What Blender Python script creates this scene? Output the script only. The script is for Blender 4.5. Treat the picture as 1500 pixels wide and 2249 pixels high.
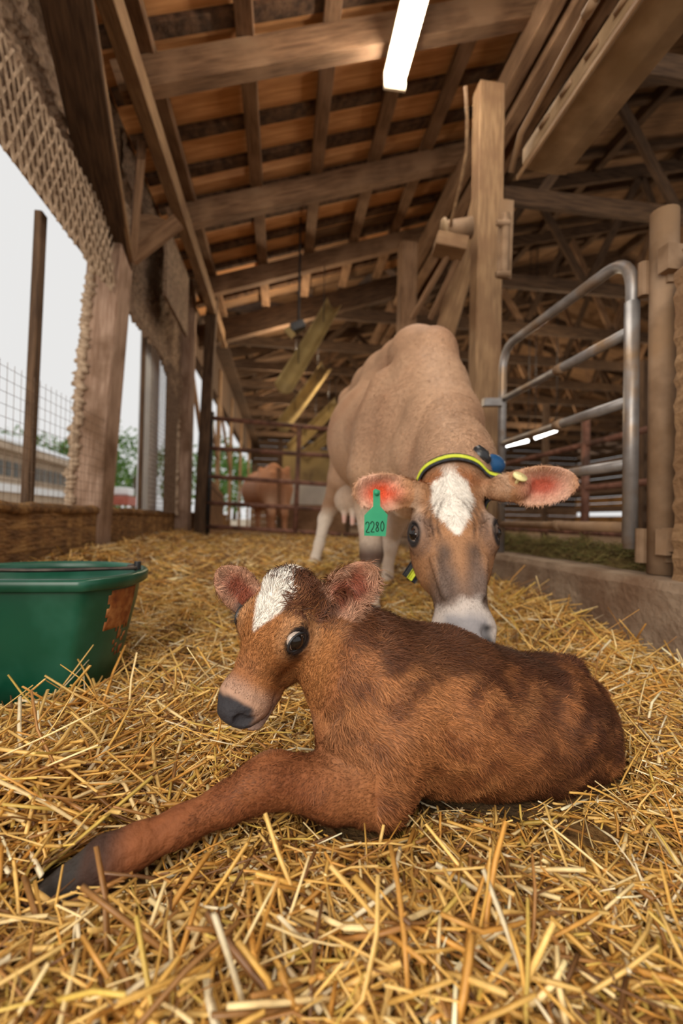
import bpy, math, random
import numpy as np
from mathutils import Vector, Matrix

random.seed(7)
rng = np.random.default_rng(11)
for _o in list(bpy.data.objects):
    bpy.data.objects.remove(_o, do_unlink=True)
scene = bpy.context.scene
COL = scene.collection

# ------------------------------------------------------------------ camera
FPX, CX, CY = 1000.0, 750.0, 1124.5          # focal length and centre of the 1500 x 2249 frame
EYE = np.array([0.0, 0.0, 0.5])
YAW, PITCH, ROLL = math.radians(7.41), math.radians(0.92), math.radians(1.15)
FWD = np.array([math.sin(YAW) * math.cos(PITCH), math.cos(YAW) * math.cos(PITCH), math.sin(PITCH)])
_r0 = np.array([math.cos(YAW), -math.sin(YAW), 0.0])
_u0 = np.cross(_r0, FWD)
RIGHT = math.cos(ROLL) * _r0 + math.sin(ROLL) * _u0
UP = -math.sin(ROLL) * _r0 + math.cos(ROLL) * _u0
cam_d = bpy.data.cameras.new('camera')
cam = bpy.data.objects.new('camera', cam_d)
COL.objects.link(cam)
cam_d.sensor_fit = 'HORIZONTAL'
cam_d.sensor_width = 24.0
cam_d.lens = 24.0 * FPX / 1500.0
cam_d.clip_start, cam_d.clip_end = 0.02, 400
M = Matrix.Identity(4)
for i in range(3):
    M[i][0], M[i][1], M[i][2], M[i][3] = RIGHT[i], UP[i], -FWD[i], EYE[i]
cam.matrix_world = M
cam_d.dof.use_dof = True
cam_d.dof.focus_distance = 0.84
cam_d.dof.aperture_fstop = 2.1
scene.camera = cam

# ------------------------------------------------------------------ sky, light, exposure
world = bpy.data.worlds.new('overcast_sky')
scene.world = world
world.use_nodes = True
_bg = world.node_tree.nodes['Background']
_bg.inputs[0].default_value = (1.0, 0.99, 0.975, 1)
_bg.inputs[1].default_value = 0.64

def area_light(name, loc, target, sx, sy, power, color):
    d = bpy.data.lights.new(name, 'AREA')
    d.shape = 'RECTANGLE'; d.size = sx; d.size_y = sy; d.energy = power; d.color = color
    o = bpy.data.objects.new(name, d); COL.objects.link(o)
    o.location = loc
    o.rotation_euler = (Vector(target) - Vector(loc)).to_track_quat('-Z', 'Y').to_euler()
    return o
# added area fill standing in for daylight from behind left; no door built
area_light('added_rear_fill', (-2.6, -3.2, 2.3), (0.5, 1.2, 0.4), 3.2, 3.0, 215, (1.0, 0.93, 0.82))
# added point lights without lamp bodies, brightening trusses, aisle and alley
def fill_light(loc, power, color=(1.0, 0.80, 0.55), r=0.12):
    d = bpy.data.lights.new('added_fill_light', 'POINT'); d.energy = power; d.color = color; d.shadow_soft_size = r
    o = bpy.data.objects.new('added_fill_light', d); COL.objects.link(o); o.location = loc
for loc, pw in (((0.1, 7.4, 3.2), 60), ((0.1, 10.6, 3.2), 70), ((0.1, 14.2, 3.2), 80), ((0.1, 18.0, 3.2), 80),
                ((4.2, 3.9, 3.1), 10), ((4.4, 7.0, 3.1), 36), ((4.6, 11.0, 3.1), 100), ((8.5, 8.0, 3.1), 90), ((8.8, 14.5, 3.1), 150),
                ((0.4, -1.0, 3.4), 50)):
    fill_light(loc, pw)
vs = scene.view_settings
vs.view_transform = 'Standard'; vs.look = 'None'; vs.gamma = 1.0; vs.use_curve_mapping = False
vs.exposure = 0.35

# ------------------------------------------------------------------ projection helpers
def ray(px, py):
    return FWD + RIGHT * ((px - CX) / FPX) + UP * ((CY - py) / FPX)
def PD(px, py, d):          # point at depth d along the view axis
    return EYE + ray(px, py) * d
def PY(px, py, y):          # point on the plane world Y = y
    r = ray(px, py); return EYE + r * (y / r[1])
def PX(px, py, x):          # point on the plane world X = x
    r = ray(px, py); return EYE + r * (x / r[0])
def PZ(px, py, z):
    r = ray(px, py); return EYE + r * ((z - EYE[2]) / r[2])
def camvec(v):              # (right, up, toward camera) -> world direction
    w = RIGHT * v[0] + UP * v[1] - FWD * v[2]
    return w / np.linalg.norm(w)

# ------------------------------------------------------------------ materials
def _nt(name):
    m = bpy.data.materials.new(name); m.use_nodes = True
    nt = m.node_tree
    return m, nt, nt.nodes['Principled BSDF']
def mat(name, c1, c2=None, rough=0.8, scale=8.0, stretch=(1, 1, 1), bump=0.0, bscale=None, metal=0.0, spec=0.3,
        c3=None, s3=2.0, emit=None, estr=0.0, trans=0.0, alpha=1.0, lo=0.35, hi=0.65, coord='Object'):
    m, nt, b = _nt(name)
    N, Lk = nt.nodes, nt.links
    b.inputs['Roughness'].default_value = rough
    b.inputs['Metallic'].default_value = metal
    b.inputs['Specular IOR Level'].default_value = spec
    if trans: b.inputs['Transmission Weight'].default_value = trans
    b.inputs['Base Color'].default_value = (*c1, 1)
    tc = N.new('ShaderNodeTexCoord'); mp = N.new('ShaderNodeMapping')
    mp.inputs['Scale'].default_value = stretch
    Lk.new(tc.outputs[coord], mp.inputs[0])
    if c2 is not None:
        nz = N.new('ShaderNodeTexNoise'); nz.inputs['Scale'].default_value = scale; nz.inputs['Detail'].default_value = 6
        Lk.new(mp.outputs[0], nz.inputs['Vector'])
        rp = N.new('ShaderNodeValToRGB')
        rp.color_ramp.elements[0].position = lo; rp.color_ramp.elements[0].color = (*c1, 1)
        rp.color_ramp.elements[1].position = hi; rp.color_ramp.elements[1].color = (*c2, 1)
        Lk.new(nz.outputs[0], rp.inputs[0])
        out = rp.outputs[0]
        if c3 is not None:
            n3 = N.new('ShaderNodeTexNoise'); n3.inputs['Scale'].default_value = s3; n3.inputs['Detail'].default_value = 4
            Lk.new(tc.outputs[coord], n3.inputs['Vector'])
            r3 = N.new('ShaderNodeValToRGB')
            r3.color_ramp.elements[0].position = 0.48; r3.color_ramp.elements[1].position = 0.66
            Lk.new(n3.outputs[0], r3.inputs[0])
            mx = N.new('ShaderNodeMix'); mx.data_type = 'RGBA'
            Lk.new(r3.outputs[0], mx.inputs[0]); Lk.new(out, mx.inputs[6]); mx.inputs[7].default_value = (*c3, 1)
            out = mx.outputs[2]
        Lk.new(out, b.inputs['Base Color'])
    if bump:
        nb = N.new('ShaderNodeTexNoise'); nb.inputs['Scale'].default_value = bscale or scale; nb.inputs['Detail'].default_value = 5
        Lk.new(mp.outputs[0], nb.inputs['Vector'])
        bp = N.new('ShaderNodeBump'); bp.inputs['Strength'].default_value = bump; bp.inputs['Distance'].default_value = 0.02
        Lk.new(nb.outputs[0], bp.inputs['Height']); Lk.new(bp.outputs[0], b.inputs['Normal'])
    if emit is not None:
        b.inputs['Emission Color'].default_value = (*emit, 1); b.inputs['Emission Strength'].default_value = estr
    return m
def vcol_mat(name, rough=0.7, spec=0.3, bump=0.0, bscale=60, sheen=0.0, var=0.0, vscale=30, trans=0.0):
    m, nt, b = _nt(name)
    N, Lk = nt.nodes, nt.links
    at = N.new('ShaderNodeAttribute'); at.attribute_name = 'col'
    out = at.outputs['Color']
    b.inputs['Roughness'].default_value = rough; b.inputs['Specular IOR Level'].default_value = spec
    if var:
        nz = N.new('ShaderNodeTexNoise'); nz.inputs['Scale'].default_value = vscale; nz.inputs['Detail'].default_value = 5
        tc = N.new('ShaderNodeTexCoord'); Lk.new(tc.outputs['Object'], nz.inputs['Vector'])
        mr = N.new('ShaderNodeMapRange'); mr.inputs[1].default_value = 0.3; mr.inputs[2].default_value = 0.7
        mr.inputs[3].default_value = 1 - var; mr.inputs[4].default_value = 1 + var
        Lk.new(nz.outputs[0], mr.inputs[0])
        mx = N.new('ShaderNodeVectorMath'); mx.operation = 'SCALE'
        Lk.new(out, mx.inputs[0]); Lk.new(mr.outputs[0], mx.inputs['Scale']); out = mx.outputs[0]
    Lk.new(out, b.inputs['Base Color'])
    if sheen:
        b.inputs['Sheen Weight'].default_value = sheen
    if bump:
        nb = N.new('ShaderNodeTexNoise'); nb.inputs['Scale'].default_value = bscale; nb.inputs['Detail'].default_value = 6
        bp = N.new('ShaderNodeBump'); bp.inputs['Strength'].default_value = bump; bp.inputs['Distance'].default_value = 0.01
        tc2 = N.new('ShaderNodeTexCoord'); Lk.new(tc2.outputs['Object'], nb.inputs['Vector'])
        Lk.new(nb.outputs[0], bp.inputs['Height']); Lk.new(bp.outputs[0], b.inputs['Normal'])
    return m

MT = {}
GR = (1.5, 14, 14)      # grain runs along local X of every beam
MT['wood']      = mat('dusty_barn_wood', (0.13, 0.068, 0.034), (0.25, 0.14, 0.075), 0.85, 3.0, GR, 0.35, 5, c3=(0.29, 0.17, 0.095), s3=2.2)
MT['wood_dark'] = mat('dark_barn_wood', (0.055, 0.031, 0.018), (0.125, 0.072, 0.04), 0.9, 3.0, GR, 0.35, 5)
MT['wood_lite'] = mat('pale_barn_wood', (0.19, 0.108, 0.054), (0.32, 0.195, 0.10), 0.8, 3.0, GR, 0.3, 5, c3=(0.20, 0.11, 0.055), s3=3)
MT['post']      = mat('worn_post_wood', (0.25, 0.15, 0.10), (0.43, 0.29, 0.21), 0.85, 2.6, GR, 0.5, 6, c3=(0.17, 0.095, 0.055), s3=3)
MT['deck']      = mat('orange_roof_board', (0.50, 0.22, 0.075), (0.74, 0.38, 0.16), 0.75, 2.5, (1.2, 16, 16), 0.15, 6, c3=(0.50, 0.24, 0.09), s3=1.5)
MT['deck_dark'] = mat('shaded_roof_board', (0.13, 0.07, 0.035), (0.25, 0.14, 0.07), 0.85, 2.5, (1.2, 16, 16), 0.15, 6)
MT['batten']    = mat('dusty_roof_batten', (0.05, 0.027, 0.015), (0.14, 0.075, 0.04), 0.95, 14, (1, 1, 1), 0.8, 20)
MT['dust']      = mat('dust_caked_sheet', (0.15, 0.095, 0.06), (0.33, 0.225, 0.15), 0.95, 26, (1, 1, 1), 1.0, 30, c3=(0.19, 0.12, 0.08), s3=4)
MT['net']       = mat('dusty_netting', (0.30, 0.21, 0.14), (0.50, 0.37, 0.26), 0.95, 30)
MT['netdark']   = mat('brown_netting', (0.12, 0.08, 0.055), (0.24, 0.16, 0.11), 0.95, 30)
MT['plank']     = mat('dirty_wall_plank', (0.10, 0.048, 0.018), (0.25, 0.125, 0.045), 0.92, 9, (1, 4, 4), 0.9, 16, c3=(0.33, 0.18, 0.065), s3=8)
MT['rustpipe']  = mat('rusty_red_pipe', (0.13, 0.055, 0.035), (0.26, 0.12, 0.08), 0.65, 12, bump=0.3, c3=(0.09, 0.045, 0.03), s3=5)
MT['steel']     = mat('galvanised_steel', (0.22, 0.205, 0.20), (0.36, 0.34, 0.335), 0.42, 9, metal=0.5, bump=0.1, c3=(0.30, 0.20, 0.12), s3=5, spec=0.5)
MT['pipebrown'] = mat('dusty_brown_pipe', (0.19, 0.115, 0.065), (0.30, 0.195, 0.12), 0.75, 9, bump=0.2, c3=(0.25, 0.15, 0.08), s3=4)
MT['concrete']  = mat('stained_concrete', (0.20, 0.135, 0.09), (0.34, 0.25, 0.175), 0.9, 7, bump=0.5, bscale=40, c3=(0.17, 0.10, 0.06), s3=3)
MT['earth']     = mat('packed_bedding', (0.16, 0.085, 0.03), (0.34, 0.19, 0.065), 0.95, 30, bump=0.8, bscale=60, c3=(0.10, 0.06, 0.03), s3=4)
MT['tray']      = mat('dusty_metal_tray', (0.28, 0.19, 0.11), (0.44, 0.31, 0.19), 0.6, 8, metal=0.15, bump=0.2, c3=(0.30, 0.20, 0.11), s3=5)
MT['black']     = mat('black_rubber', (0.012, 0.012, 0.014), (0.03, 0.03, 0.033), 0.35, 10, spec=0.5)

# ------------------------------------------------------------------ object helpers
def mesh_from(name, V, F, smooth=False):
    me = bpy.data.meshes.new(name)
    V = np.asarray(V, np.float32)
    if isinstance(F, np.ndarray):
        nf, k = F.shape
        me.vertices.add(len(V)); me.vertices.foreach_set('co', V.ravel())
        me.loops.add(nf * k); me.loops.foreach_set('vertex_index', F.astype(np.int32).ravel())
        me.polygons.add(nf); me.polygons.foreach_set('loop_start', np.arange(0, nf * k, k, dtype=np.int32))
        me.update(calc_edges=True)
    else:
        me.from_pydata([tuple(map(float, v)) for v in V], [], F)
        me.update()
    if smooth:
        me.polygons.foreach_set('use_smooth', np.ones(len(me.polygons), bool))
    return me
def set_col(me, C):
    a = me.color_attributes.new('col', 'FLOAT_COLOR', 'POINT')
    C4 = np.ones((len(C), 4), np.float32); C4[:, :3] = C
    a.data.foreach_set('color', C4.ravel())
def tag(o, label=None, cat=None, group=None, kind=None):
    if label: o['label'] = label
    if cat: o['category'] = cat
    if group: o['group'] = group
    if kind: o['kind'] = kind
    return o
def attach(o, parent):
    o.parent = parent
    pm = Matrix.Translation(parent.location)
    q = parent.parent
    while q is not None:
        q = q.parent
    o.matrix_parent_inverse = PINV.get(parent.name, pm).inverted()
    return o
PINV = {}
def obj(name, me, m=None, parent=None, **kw):
    o = bpy.data.objects.new(name, me); COL.objects.link(o)
    if m is not None and me is not None and not me.materials:
        me.materials.append(MT[m] if isinstance(m, str) else m)
    PINV[o.name] = Matrix.Identity(4)
    if parent is not None: attach(o, parent)
    return tag(o, **kw)
def empty(name, loc, **kw):
    o = bpy.data.objects.new(name, None); COL.objects.link(o)
    o.location = tuple(map(float, loc)); o.empty_display_size = 0.1
    PINV[o.name] = Matrix.Translation(o.location)
    return tag(o, **kw)
def box_data(lx, ly, lz, ch=0.0):
    x, y, z = lx / 2, ly / 2, lz / 2
    if ch <= 0:
        V = [(-x, -y, -z), (x, -y, -z), (x, y, -z), (-x, y, -z), (-x, -y, z), (x, -y, z), (x, y, z), (-x, y, z)]
        F = [(0, 3, 2, 1), (4, 5, 6, 7), (0, 1, 5, 4), (1, 2, 6, 5), (2, 3, 7, 6), (3, 0, 4, 7)]
        return V, F
    c = ch
    ring = [(-y + c, -z), (y - c, -z), (y, -z + c), (y, z - c), (y - c, z), (-y + c, z), (-y, z - c), (-y, -z + c)]
    V = [(-x, a, b) for a, b in ring] + [(x, a, b) for a, b in ring]
    F = [tuple(range(7, -1, -1)), tuple(range(8, 16))] + [(i, (i + 1) % 8, 8 + (i + 1) % 8, 8 + i) for i in range(8)]
    return V, F
def place(o, p0, p1, up=(0, 0, 1)):
    """local X along p0->p1, local Z near `up`"""
    p0, p1 = Vector(map(float, p0)), Vector(map(float, p1))
    x = (p1 - p0).normalized()
    u = Vector(up)
    if abs(x.dot(u)) > 0.98: u = Vector((0, 1, 0))
    y = u.cross(x).normalized(); z = x.cross(y)
    m = Matrix.Identity(4)
    for i in range(3):
        m[i][0], m[i][1], m[i][2], m[i][3] = x[i], y[i], z[i], (p0[i] + p1[i]) / 2
    o.matrix_basis = m
    PINV[o.name] = m
def beam(name, p0, p1, w, h, m='wood', parent=None, up=(0, 0, 1), ch=0.006, **kw):
    L = float(np.linalg.norm(np.asarray(p1, float) - np.asarray(p0, float)))
    V, F = box_data(L, w, h, ch)
    o = obj(name, mesh_from(name, V, F), m, parent, **kw)
    place(o, p0, p1, up)
    return o
def tube_data(pts, rad, n=10, cap=True, closed=False):
    P = np.asarray(pts, float); K = len(P)
    R = np.full(K, rad) if np.isscalar(rad) else np.asarray(rad, float)
    V, F = [], []
    prev = None
    for i in range(K):
        if closed: t = P[(i + 1) % K] - P[i - 1]
        else: t = P[min(i + 1, K - 1)] - P[max(i - 1, 0)]
        t = t / (np.linalg.norm(t) + 1e-9)
        if prev is None:
            a = np.array([0, 0, 1.0]) if abs(t[2]) < 0.9 else np.array([1.0, 0, 0])
        else: a = prev
        a = a - t * a.dot(t); a /= np.linalg.norm(a); prev = a
        b = np.cross(t, a)
        for k in range(n):
            an = 2 * math.pi * k / n
            V.append(P[i] + R[i] * (math.cos(an) * a + math.sin(an) * b))
    for i in range(K if closed else K - 1):
        for k in range(n):
            j = (i + 1) % K
            F.append((i * n + k, i * n + (k + 1) % n, j * n + (k + 1) % n, j * n + k))
    if cap and not closed:
        F.append(tuple(range(n - 1, -1, -1))); F.append(tuple((K - 1) * n + k for k in range(n)))
    return V, F
def tube(name, pts, rad, m, parent=None, n=10, closed=False, **kw):
    V, F = tube_data(pts, rad, n, True, closed)
    me = mesh_from(name, V, F, True)
    return obj(name, me, m, parent, **kw)
def arc_pts(pts, rr=0.08, n=5):
    """polyline with rounded corners"""
    P = [np.asarray(p, float) for p in pts]; out = [P[0]]
    for i in range(1, len(P) - 1):
        a = P[i - 1] - P[i]; b = P[i + 1] - P[i]
        la, lb = np.linalg.norm(a), np.linalg.norm(b); r = min(rr, la * .45, lb * .45)
        s, e = P[i] + a / la * r, P[i] + b / lb * r
        for k in range(n + 1):
            t = k / n; out.append((1 - t) ** 2 * s + 2 * t * (1 - t) * P[i] + t * t * e)
    out.append(P[-1]); return out
class MB:
    """collects shapes that belong to ONE piece"""
    def __init__(s): s.V, s.F = [], []
    def add(s, V, F):
        b = len(s.V); s.V += [tuple(map(float, v)) for v in V]; s.F += [tuple(i + b for i in f) for f in F]; return s
    def tube(s, pts, r, n=8): return s.add(*tube_data(pts, r, n))
    def beam(s, p0, p1, w, h, up=(0, 0, 1)):
        p0, p1 = np.asarray(p0, float), np.asarray(p1, float)
        V, F = box_data(float(np.linalg.norm(p1 - p0)), w, h)
        x = Vector(p1 - p0).normalized(); u = Vector(up)
        if abs(x.dot(u)) > 0.98: u = Vector((0, 1, 0))
        y = u.cross(x).normalized(); z = x.cross(y); c = (p0 + p1) / 2
        return s.add([c + np.array(x) * a + np.array(y) * b + np.array(z) * d for a, b, d in V], F)
    def build(s, name, m, parent=None, smooth=False, **kw):
        return obj(name, mesh_from(name, s.V, s.F, smooth), m, parent, **kw)

# cheap smooth value noise for shapes
def vnoise(x, y, seed=0.0):
    return (np.sin(x * 1.7 + 1.3 * np.sin(y * 1.1 + seed) + seed) * np.cos(y * 1.9 + 1.1 * np.sin(x * 1.3 - seed) + 2 * seed)
            + 0.5 * np.sin(x * 3.9 + y * 2.3 + seed * 3) * np.cos(y * 4.3 - x * 1.2 + seed))
def sstep(a, b, x):
    t = np.clip((x - a) / (b - a), 0, 1); return t * t * (3 - 2 * t)
def ground_h(x, y):
    """height of the straw bed"""
    z = 0.14 * sstep(1.4, 3.3, y) + 0.04 * sstep(3.3, 5.5, y)
    z = z + 0.10 * sstep(-0.9, -1.45, x) * sstep(0.8, 2.0, y)
    z = z + 0.012 * vnoise(x * 5, y * 5, 0.3) + 0.008 * vnoise(x * 13, y * 13, 1.7) * sstep(.3, .9, y)
    z = z + 0.075 * np.exp(-(((x + 0.52) / 0.16) ** 2 + ((y - 0.84) / 0.13) ** 2))      # tussock beside the leg
    z = z + 0.05 * np.exp(-(((x - 1.15) / 0.2) ** 2 + ((y - 1.9) / 0.5) ** 2))            # drift along the kerb
    z = z - 0.028 * np.exp(-(((x - 0.49) / 0.13) ** 2 + ((y - 0.66) / 0.07) ** 2))       # trodden wet hollow
    return z
# ================================================================== SETTING
WX = -1.38                                   # inner face of the left wall
A = np.array
# ---- floor slab and outside ground
V, F = box_data(17.6, 26, 0.2)
o = obj('floor', mesh_from('floor', V, F), 'earth', label='dark packed earth floor under the straw of the barn', kind='structure'); o.location = (7.2, 9, -0.16)
MT['yard'] = mat('pale_yard_gravel', (0.55, 0.43, 0.30), (0.72, 0.60, 0.46), 0.95, 3, bump=0.2)
V, F = box_data(110, 130, 0.2)
o = obj('yard_ground', mesh_from('yard_ground', V, F), 'yard', label='pale gravel yard outside the barn windows', kind='structure'); o.location = (-56.62, 35, 0.0)

# ---- left wall
wl = empty('wall_left', (WX, 3, 0), label='left side wall of posts, low planks and open netted bays', kind='structure')
MT['crust'] = MT['dust']
def post(name, x, y, z0, z1, wx, wy, m, parent, lean=0.0, **kw):
    return beam(name, (x, y, z0), (x + lean, y, z1), wx, wy, m, parent, ch=0.012, **kw)
post('post', WX - 0.17, 3.86, -0.05, 2.64, 0.25, 0.28, 'post', wl, lean=0.14)
post('post', WX - 0.02, 6.42, -0.05, 3.7, 0.30, 0.26, 'post', wl)
for yy in (8.1, 9.9, 12.2, 15.0, 18.6):
    post('post', WX, yy, -0.05, 3.6, 0.07, 0.24, 'wood_lite', wl)
post('post', WX + 0.02, 0.2, -0.05, 2.9, 0.22, 0.22, 'post', wl)
# plank kick wall, bay by bay, four boards high
for y0, y1 in ((0.32, 3.74), (3.98, 6.28), (6.56, 7.97), (8.23, 9.77), (10.03, 12.07)):
    for k in range(4):
        z = 0.03 + 0.128 * k
        beam('plank', (WX - 0.06 + random.uniform(-.006, .006), y0, z + 0.06), (WX - 0.06 + random.uniform(-.006, .006), y1, z + 0.06), 0.05, 0.134, 'plank', wl)
    # lumpy litter along the sill
    pts = [(WX - 0.05 + random.uniform(-.01, .01), y0 + (y1 - y0) * t / 30, 0.525 + random.uniform(-.008, .012)) for t in range(31)]
    tube('sill_litter', pts, 0.035, 'plank', wl, 8)
# dust-caked sheeting over the openings
def rough_sheet(name, x, y0, y1, z0f, z1, m, parent, amp=0.012, ny=90, nz=40, edge=0.0, th=0.03):
    ys = np.linspace(y0, y1, ny); V = []
    for side in (0, 1):
        for i in range(ny):
            zb = z0f(ys[i]) + edge * (np.sin(ys[i] * 37) + np.sin(ys[i] * 61 + 1))
            for k in range(nz):
                z = zb + (z1 - zb) * k / (nz - 1)
                dx = amp * float(vnoise(ys[i] * 20, z * 20, 0.7)) + amp * random.uniform(-.6, .6)
                V.append((x + (dx if side else -th), ys[i], z))
    F = []
    n1 = ny * nz
    for i in range(ny - 1):
        for k in range(nz - 1):
            a, b, c, d = i * nz + k, (i + 1) * nz + k, (i + 1) * nz + k + 1, i * nz + k + 1
            F.append((n1 + a, n1 + b, n1 + c, n1 + d)); F.append((a, d, c, b))
    for i in range(ny - 1):
        a, b = i * nz, (i + 1) * nz
        F.append((a, b, n1 + b, n1 + a)); F.append((a + nz - 1, n1 + a + nz - 1, n1 + b + nz - 1, b + nz - 1))
    return obj(name, mesh_from(name, V, F, False), m, parent)
rough_sheet('fascia_sheet', WX, 0.3, 3.78, lambda y: 2.30, 3.74, 'dust', wl, 0.014, 140, 60)
rough_sheet('fascia_sheet', WX, 3.95, 6.32, lambda y: 2.30 - 0.5 * max(0, (y - 5.2)) ** 1.5, 3.74, 'dust', wl, 0.012, 80, 30, 0.02)
rough_sheet('fascia_sheet', WX, 6.52, 22, lambda y: 3.0, 3.79, 'wood_dark', wl, 0.0, 6, 3)
# netting: diamond lattice clogged with dust just under the fascia, thin square wire over the opening
def net(name, y0, y1, z0, z1, step, w, m, parent, x=WX + 0.02, slant=0.0, jit=0.0):
    b = MB()
    n = int((y1 - y0) / step) + 1
    nz = max(2, int((z1 - z0) / 0.12))
    for i in range(n):
        y = y0 + i * step
        pts = [(x + random.uniform(-jit, jit), y + slant * (t / nz) + random.uniform(-jit, jit), z0 + (z1 - z0) * t / nz) for t in range(nz + 1)]
        b.tube(pts, w, 4)
        if slant:
            b.tube([(p[0] + .002, y - (p[1] - y), p[2]) for p in pts], w, 4)
    if not slant:
        for i in range(int((z1 - z0) / step) + 1):
            z = z0 + i * step
            b.tube([(x, y0 + (y1 - y0) * t / 6, z + random.uniform(-jit, jit)) for t in range(7)], w, 4)
    return b.build(name, m, parent, kind='stuff')
net('clogged_netting', 0.3, 3.8, 2.22, 2.74, 0.075, 0.009, 'net', wl, WX + 0.035, slant=0.26, jit=0.006)
net('wire_netting', 0.35, 3.74, 0.54, 1.25, 0.062, 0.0013, 'netdark', wl, WX + 0.005)
b = MB()                                         # bunched netting nailed down the post
for k in range(60):
    z = 0.4 + k * 0.035
    b.tube([(WX - 0.25 + k * .0022 + random.uniform(-.025, .025), 3.72 + random.uniform(-.015, .01), z + s) for s in (0, .022, .045)], [.022, .048, .020], 6)
b.build('netting_bundle', 'net', wl, True, kind='stuff')
b = MB()
for k in range(46):
    z = 0.5 + k * 0.04
    b.tube([(WX - 0.02 + random.uniform(-.02, .02), 6.27 + random.uniform(-.015, .01), z + s) for s in (0, .022, .045)], [.018, .034, .016], 6)
b.build('netting_bundle', 'net', wl, True, kind='stuff')
# second bay: white weather panel behind netting, brown net curtain
MT['whitepanel'] = mat('white_plastic_panel', (0.62, 0.66, 0.72), (0.74, 0.77, 0.82), 0.5, 4)
ya, yb, yc = PX(312, 900, WX - .1)[1], PX(350, 900, WX - .1)[1], PX(388, 900, WX)[1]
V, F = box_data(0.03, yb - ya, 1.9)
o = obj('weather_panel', mesh_from('weather_panel', V, F), 'whitepanel', wl); o.location = (WX - 0.12, (ya + yb) / 2, 1.5)
beam('panel_frame', (WX - .1, ya, .5), (WX - .1, ya, 2.4), .04, .04, 'wood_dark', wl)
net('wire_netting', ya - .02, yc, 0.54, 2.3, 0.05, 0.003, 'netdark', wl, WX - 0.01)
net('net_curtain', yb - .1, yc + .05, 0.54, 2.35, 0.03, 0.0072, 'netdark', wl, WX + 0.0)
# leaning outer bar in the first opening
beam('window_bar', PX(58, 1136, WX - .1), PX(90, 470, WX - .1), 0.045, 0.07, 'wood_dark', wl)
# braces in the far bays
for yy, y2 in ((6.7, 8.0), (8.25, 9.8), (10.1, 12.1)):
    beam('brace', (WX, yy, 2.9), (WX, y2, 1.75), 0.05, 0.1, 'wood', wl)

# ---- header board, knee brace and gusset over the first post
beam('header_board', PD(258, 600, 3.85), PD(135, -60, 2.2), 0.25, 0.05, 'wood_dark', wl, up=tuple(camvec((.3, 0, 1))))
beam('header_edge', PD(288, 570, 3.72), PD(190, -40, 2.25), 0.035, 0.05, 'wood_lite', wl, up=tuple(camvec((.3, 0, 1))))
beam('knee_brace', PD(290, 575, 3.74), PD(312, 310, 3.5), 0.06, 0.06, 'wood', wl)
beam('knee_brace', PD(288, 568, 3.74), PD(392, 486, 3.74), 0.05, 0.12, 'wood', wl)
gp = [PD(284, 580, 3.8), PD(390, 492, 3.8), PD(330, 470, 3.8), PD(300, 470, 3.8)]
gv = [tuple(p) for p in gp] + [tuple(p + A([0, .03, 0])) for p in gp]
obj('gusset_plate', mesh_from('gusset_plate', gv, [(0, 1, 2, 3), (7, 6, 5, 4), (0, 4, 5, 1), (1, 5, 6, 2), (2, 6, 7, 3), (3, 7, 4, 0)]), 'wood', wl)
V, F = box_data(1.0, 0.03, 0.7)
o = obj('gable_board', mesh_from('gable_board', V, F), 'dust', wl); o.location = (WX + 0.22, 5.0, 2.95); o.rotation_euler = (0, 0, math.radians(90))

# ---- ceiling of the side aisle: rafters, purlins, battens, boards
ce = empty('ceiling', (0, 3, 3), label='timber barn roof of rafters, purlins, battens and orange boards', kind='structure')
RS = 1.4                                        # roof dimensions below are in units of 1.4 m about eye level
def rp(p): return (p[0] * RS, p[1] * RS, 0.5 + (p[2] - 0.5) * RS)
def sb(name, p0, p1, w, h, *a, **k): return beam(name, rp(p0), rp(p1), w * RS, h * RS, *a, **k)
def sbm(b, p0, p1, w, h): return b.beam(rp(p0), rp(p1), w * RS, h * RS)
SL = 0.34
def zr(x): return 2.62 + SL * (x + 0.7)         # underside of the rafters
XL, XR = -0.86, 1.95
raf_y = [0.3, 1.3, 2.36, 3.42, 4.45]
for yy in raf_y:
    sb('rafter', (XL, yy, zr(XL) + .08), (XR, yy, zr(XR) + .08), 0.085, 0.16, 'wood', ce)
sb('rafter', (XL - .2, 5.35, zr(XL - .2) + .02), (XR, 5.35, zr(XR) + .02), 0.10, 0.24, 'wood_dark', ce)
pur_x = [-0.72, -0.24, 0.20, 0.64, 1.05, 1.45]
for x in pur_x:
    sb('purlin', (x, 0.0, zr(x) + .195), (x, 5.4, zr(x) + .195), 0.09, 0.06, 'wood', ce)
bat_y = list(np.arange(0.15, 5.3, 0.305))
for yy in bat_y:
    sb('batten', (XL - .1, yy, zr(XL - .1) + .24), (XR, yy, zr(XR) + .24), 0.085, 0.035, 'batten', ce)
    sb('batten_lip', (XL - .1, yy + .058, zr(XL - .1) + .245), (XR, yy + .058, zr(XR) + .245), 0.028, 0.022, 'deck', ce)
dirn = A([1, 0, SL]) / math.hypot(1, SL)
for i in range(len(bat_y)):
    y0 = bat_y[i]; y1 = y0 + 0.305
    xs = [XL - .12] + pur_x + [XR]
    for j in range(len(xs) - 1):
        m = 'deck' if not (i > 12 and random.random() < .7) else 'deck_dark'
        z_ = 0.27 + random.uniform(-.003, .003)
        sb('roof_board', (xs[j] + .002, (y0 + y1) / 2, zr(xs[j]) + z_), (xs[j + 1] - .002, (y0 + y1) / 2, zr(xs[j + 1]) + z_), 0.30, 0.02, m, ce, ch=0)
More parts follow.
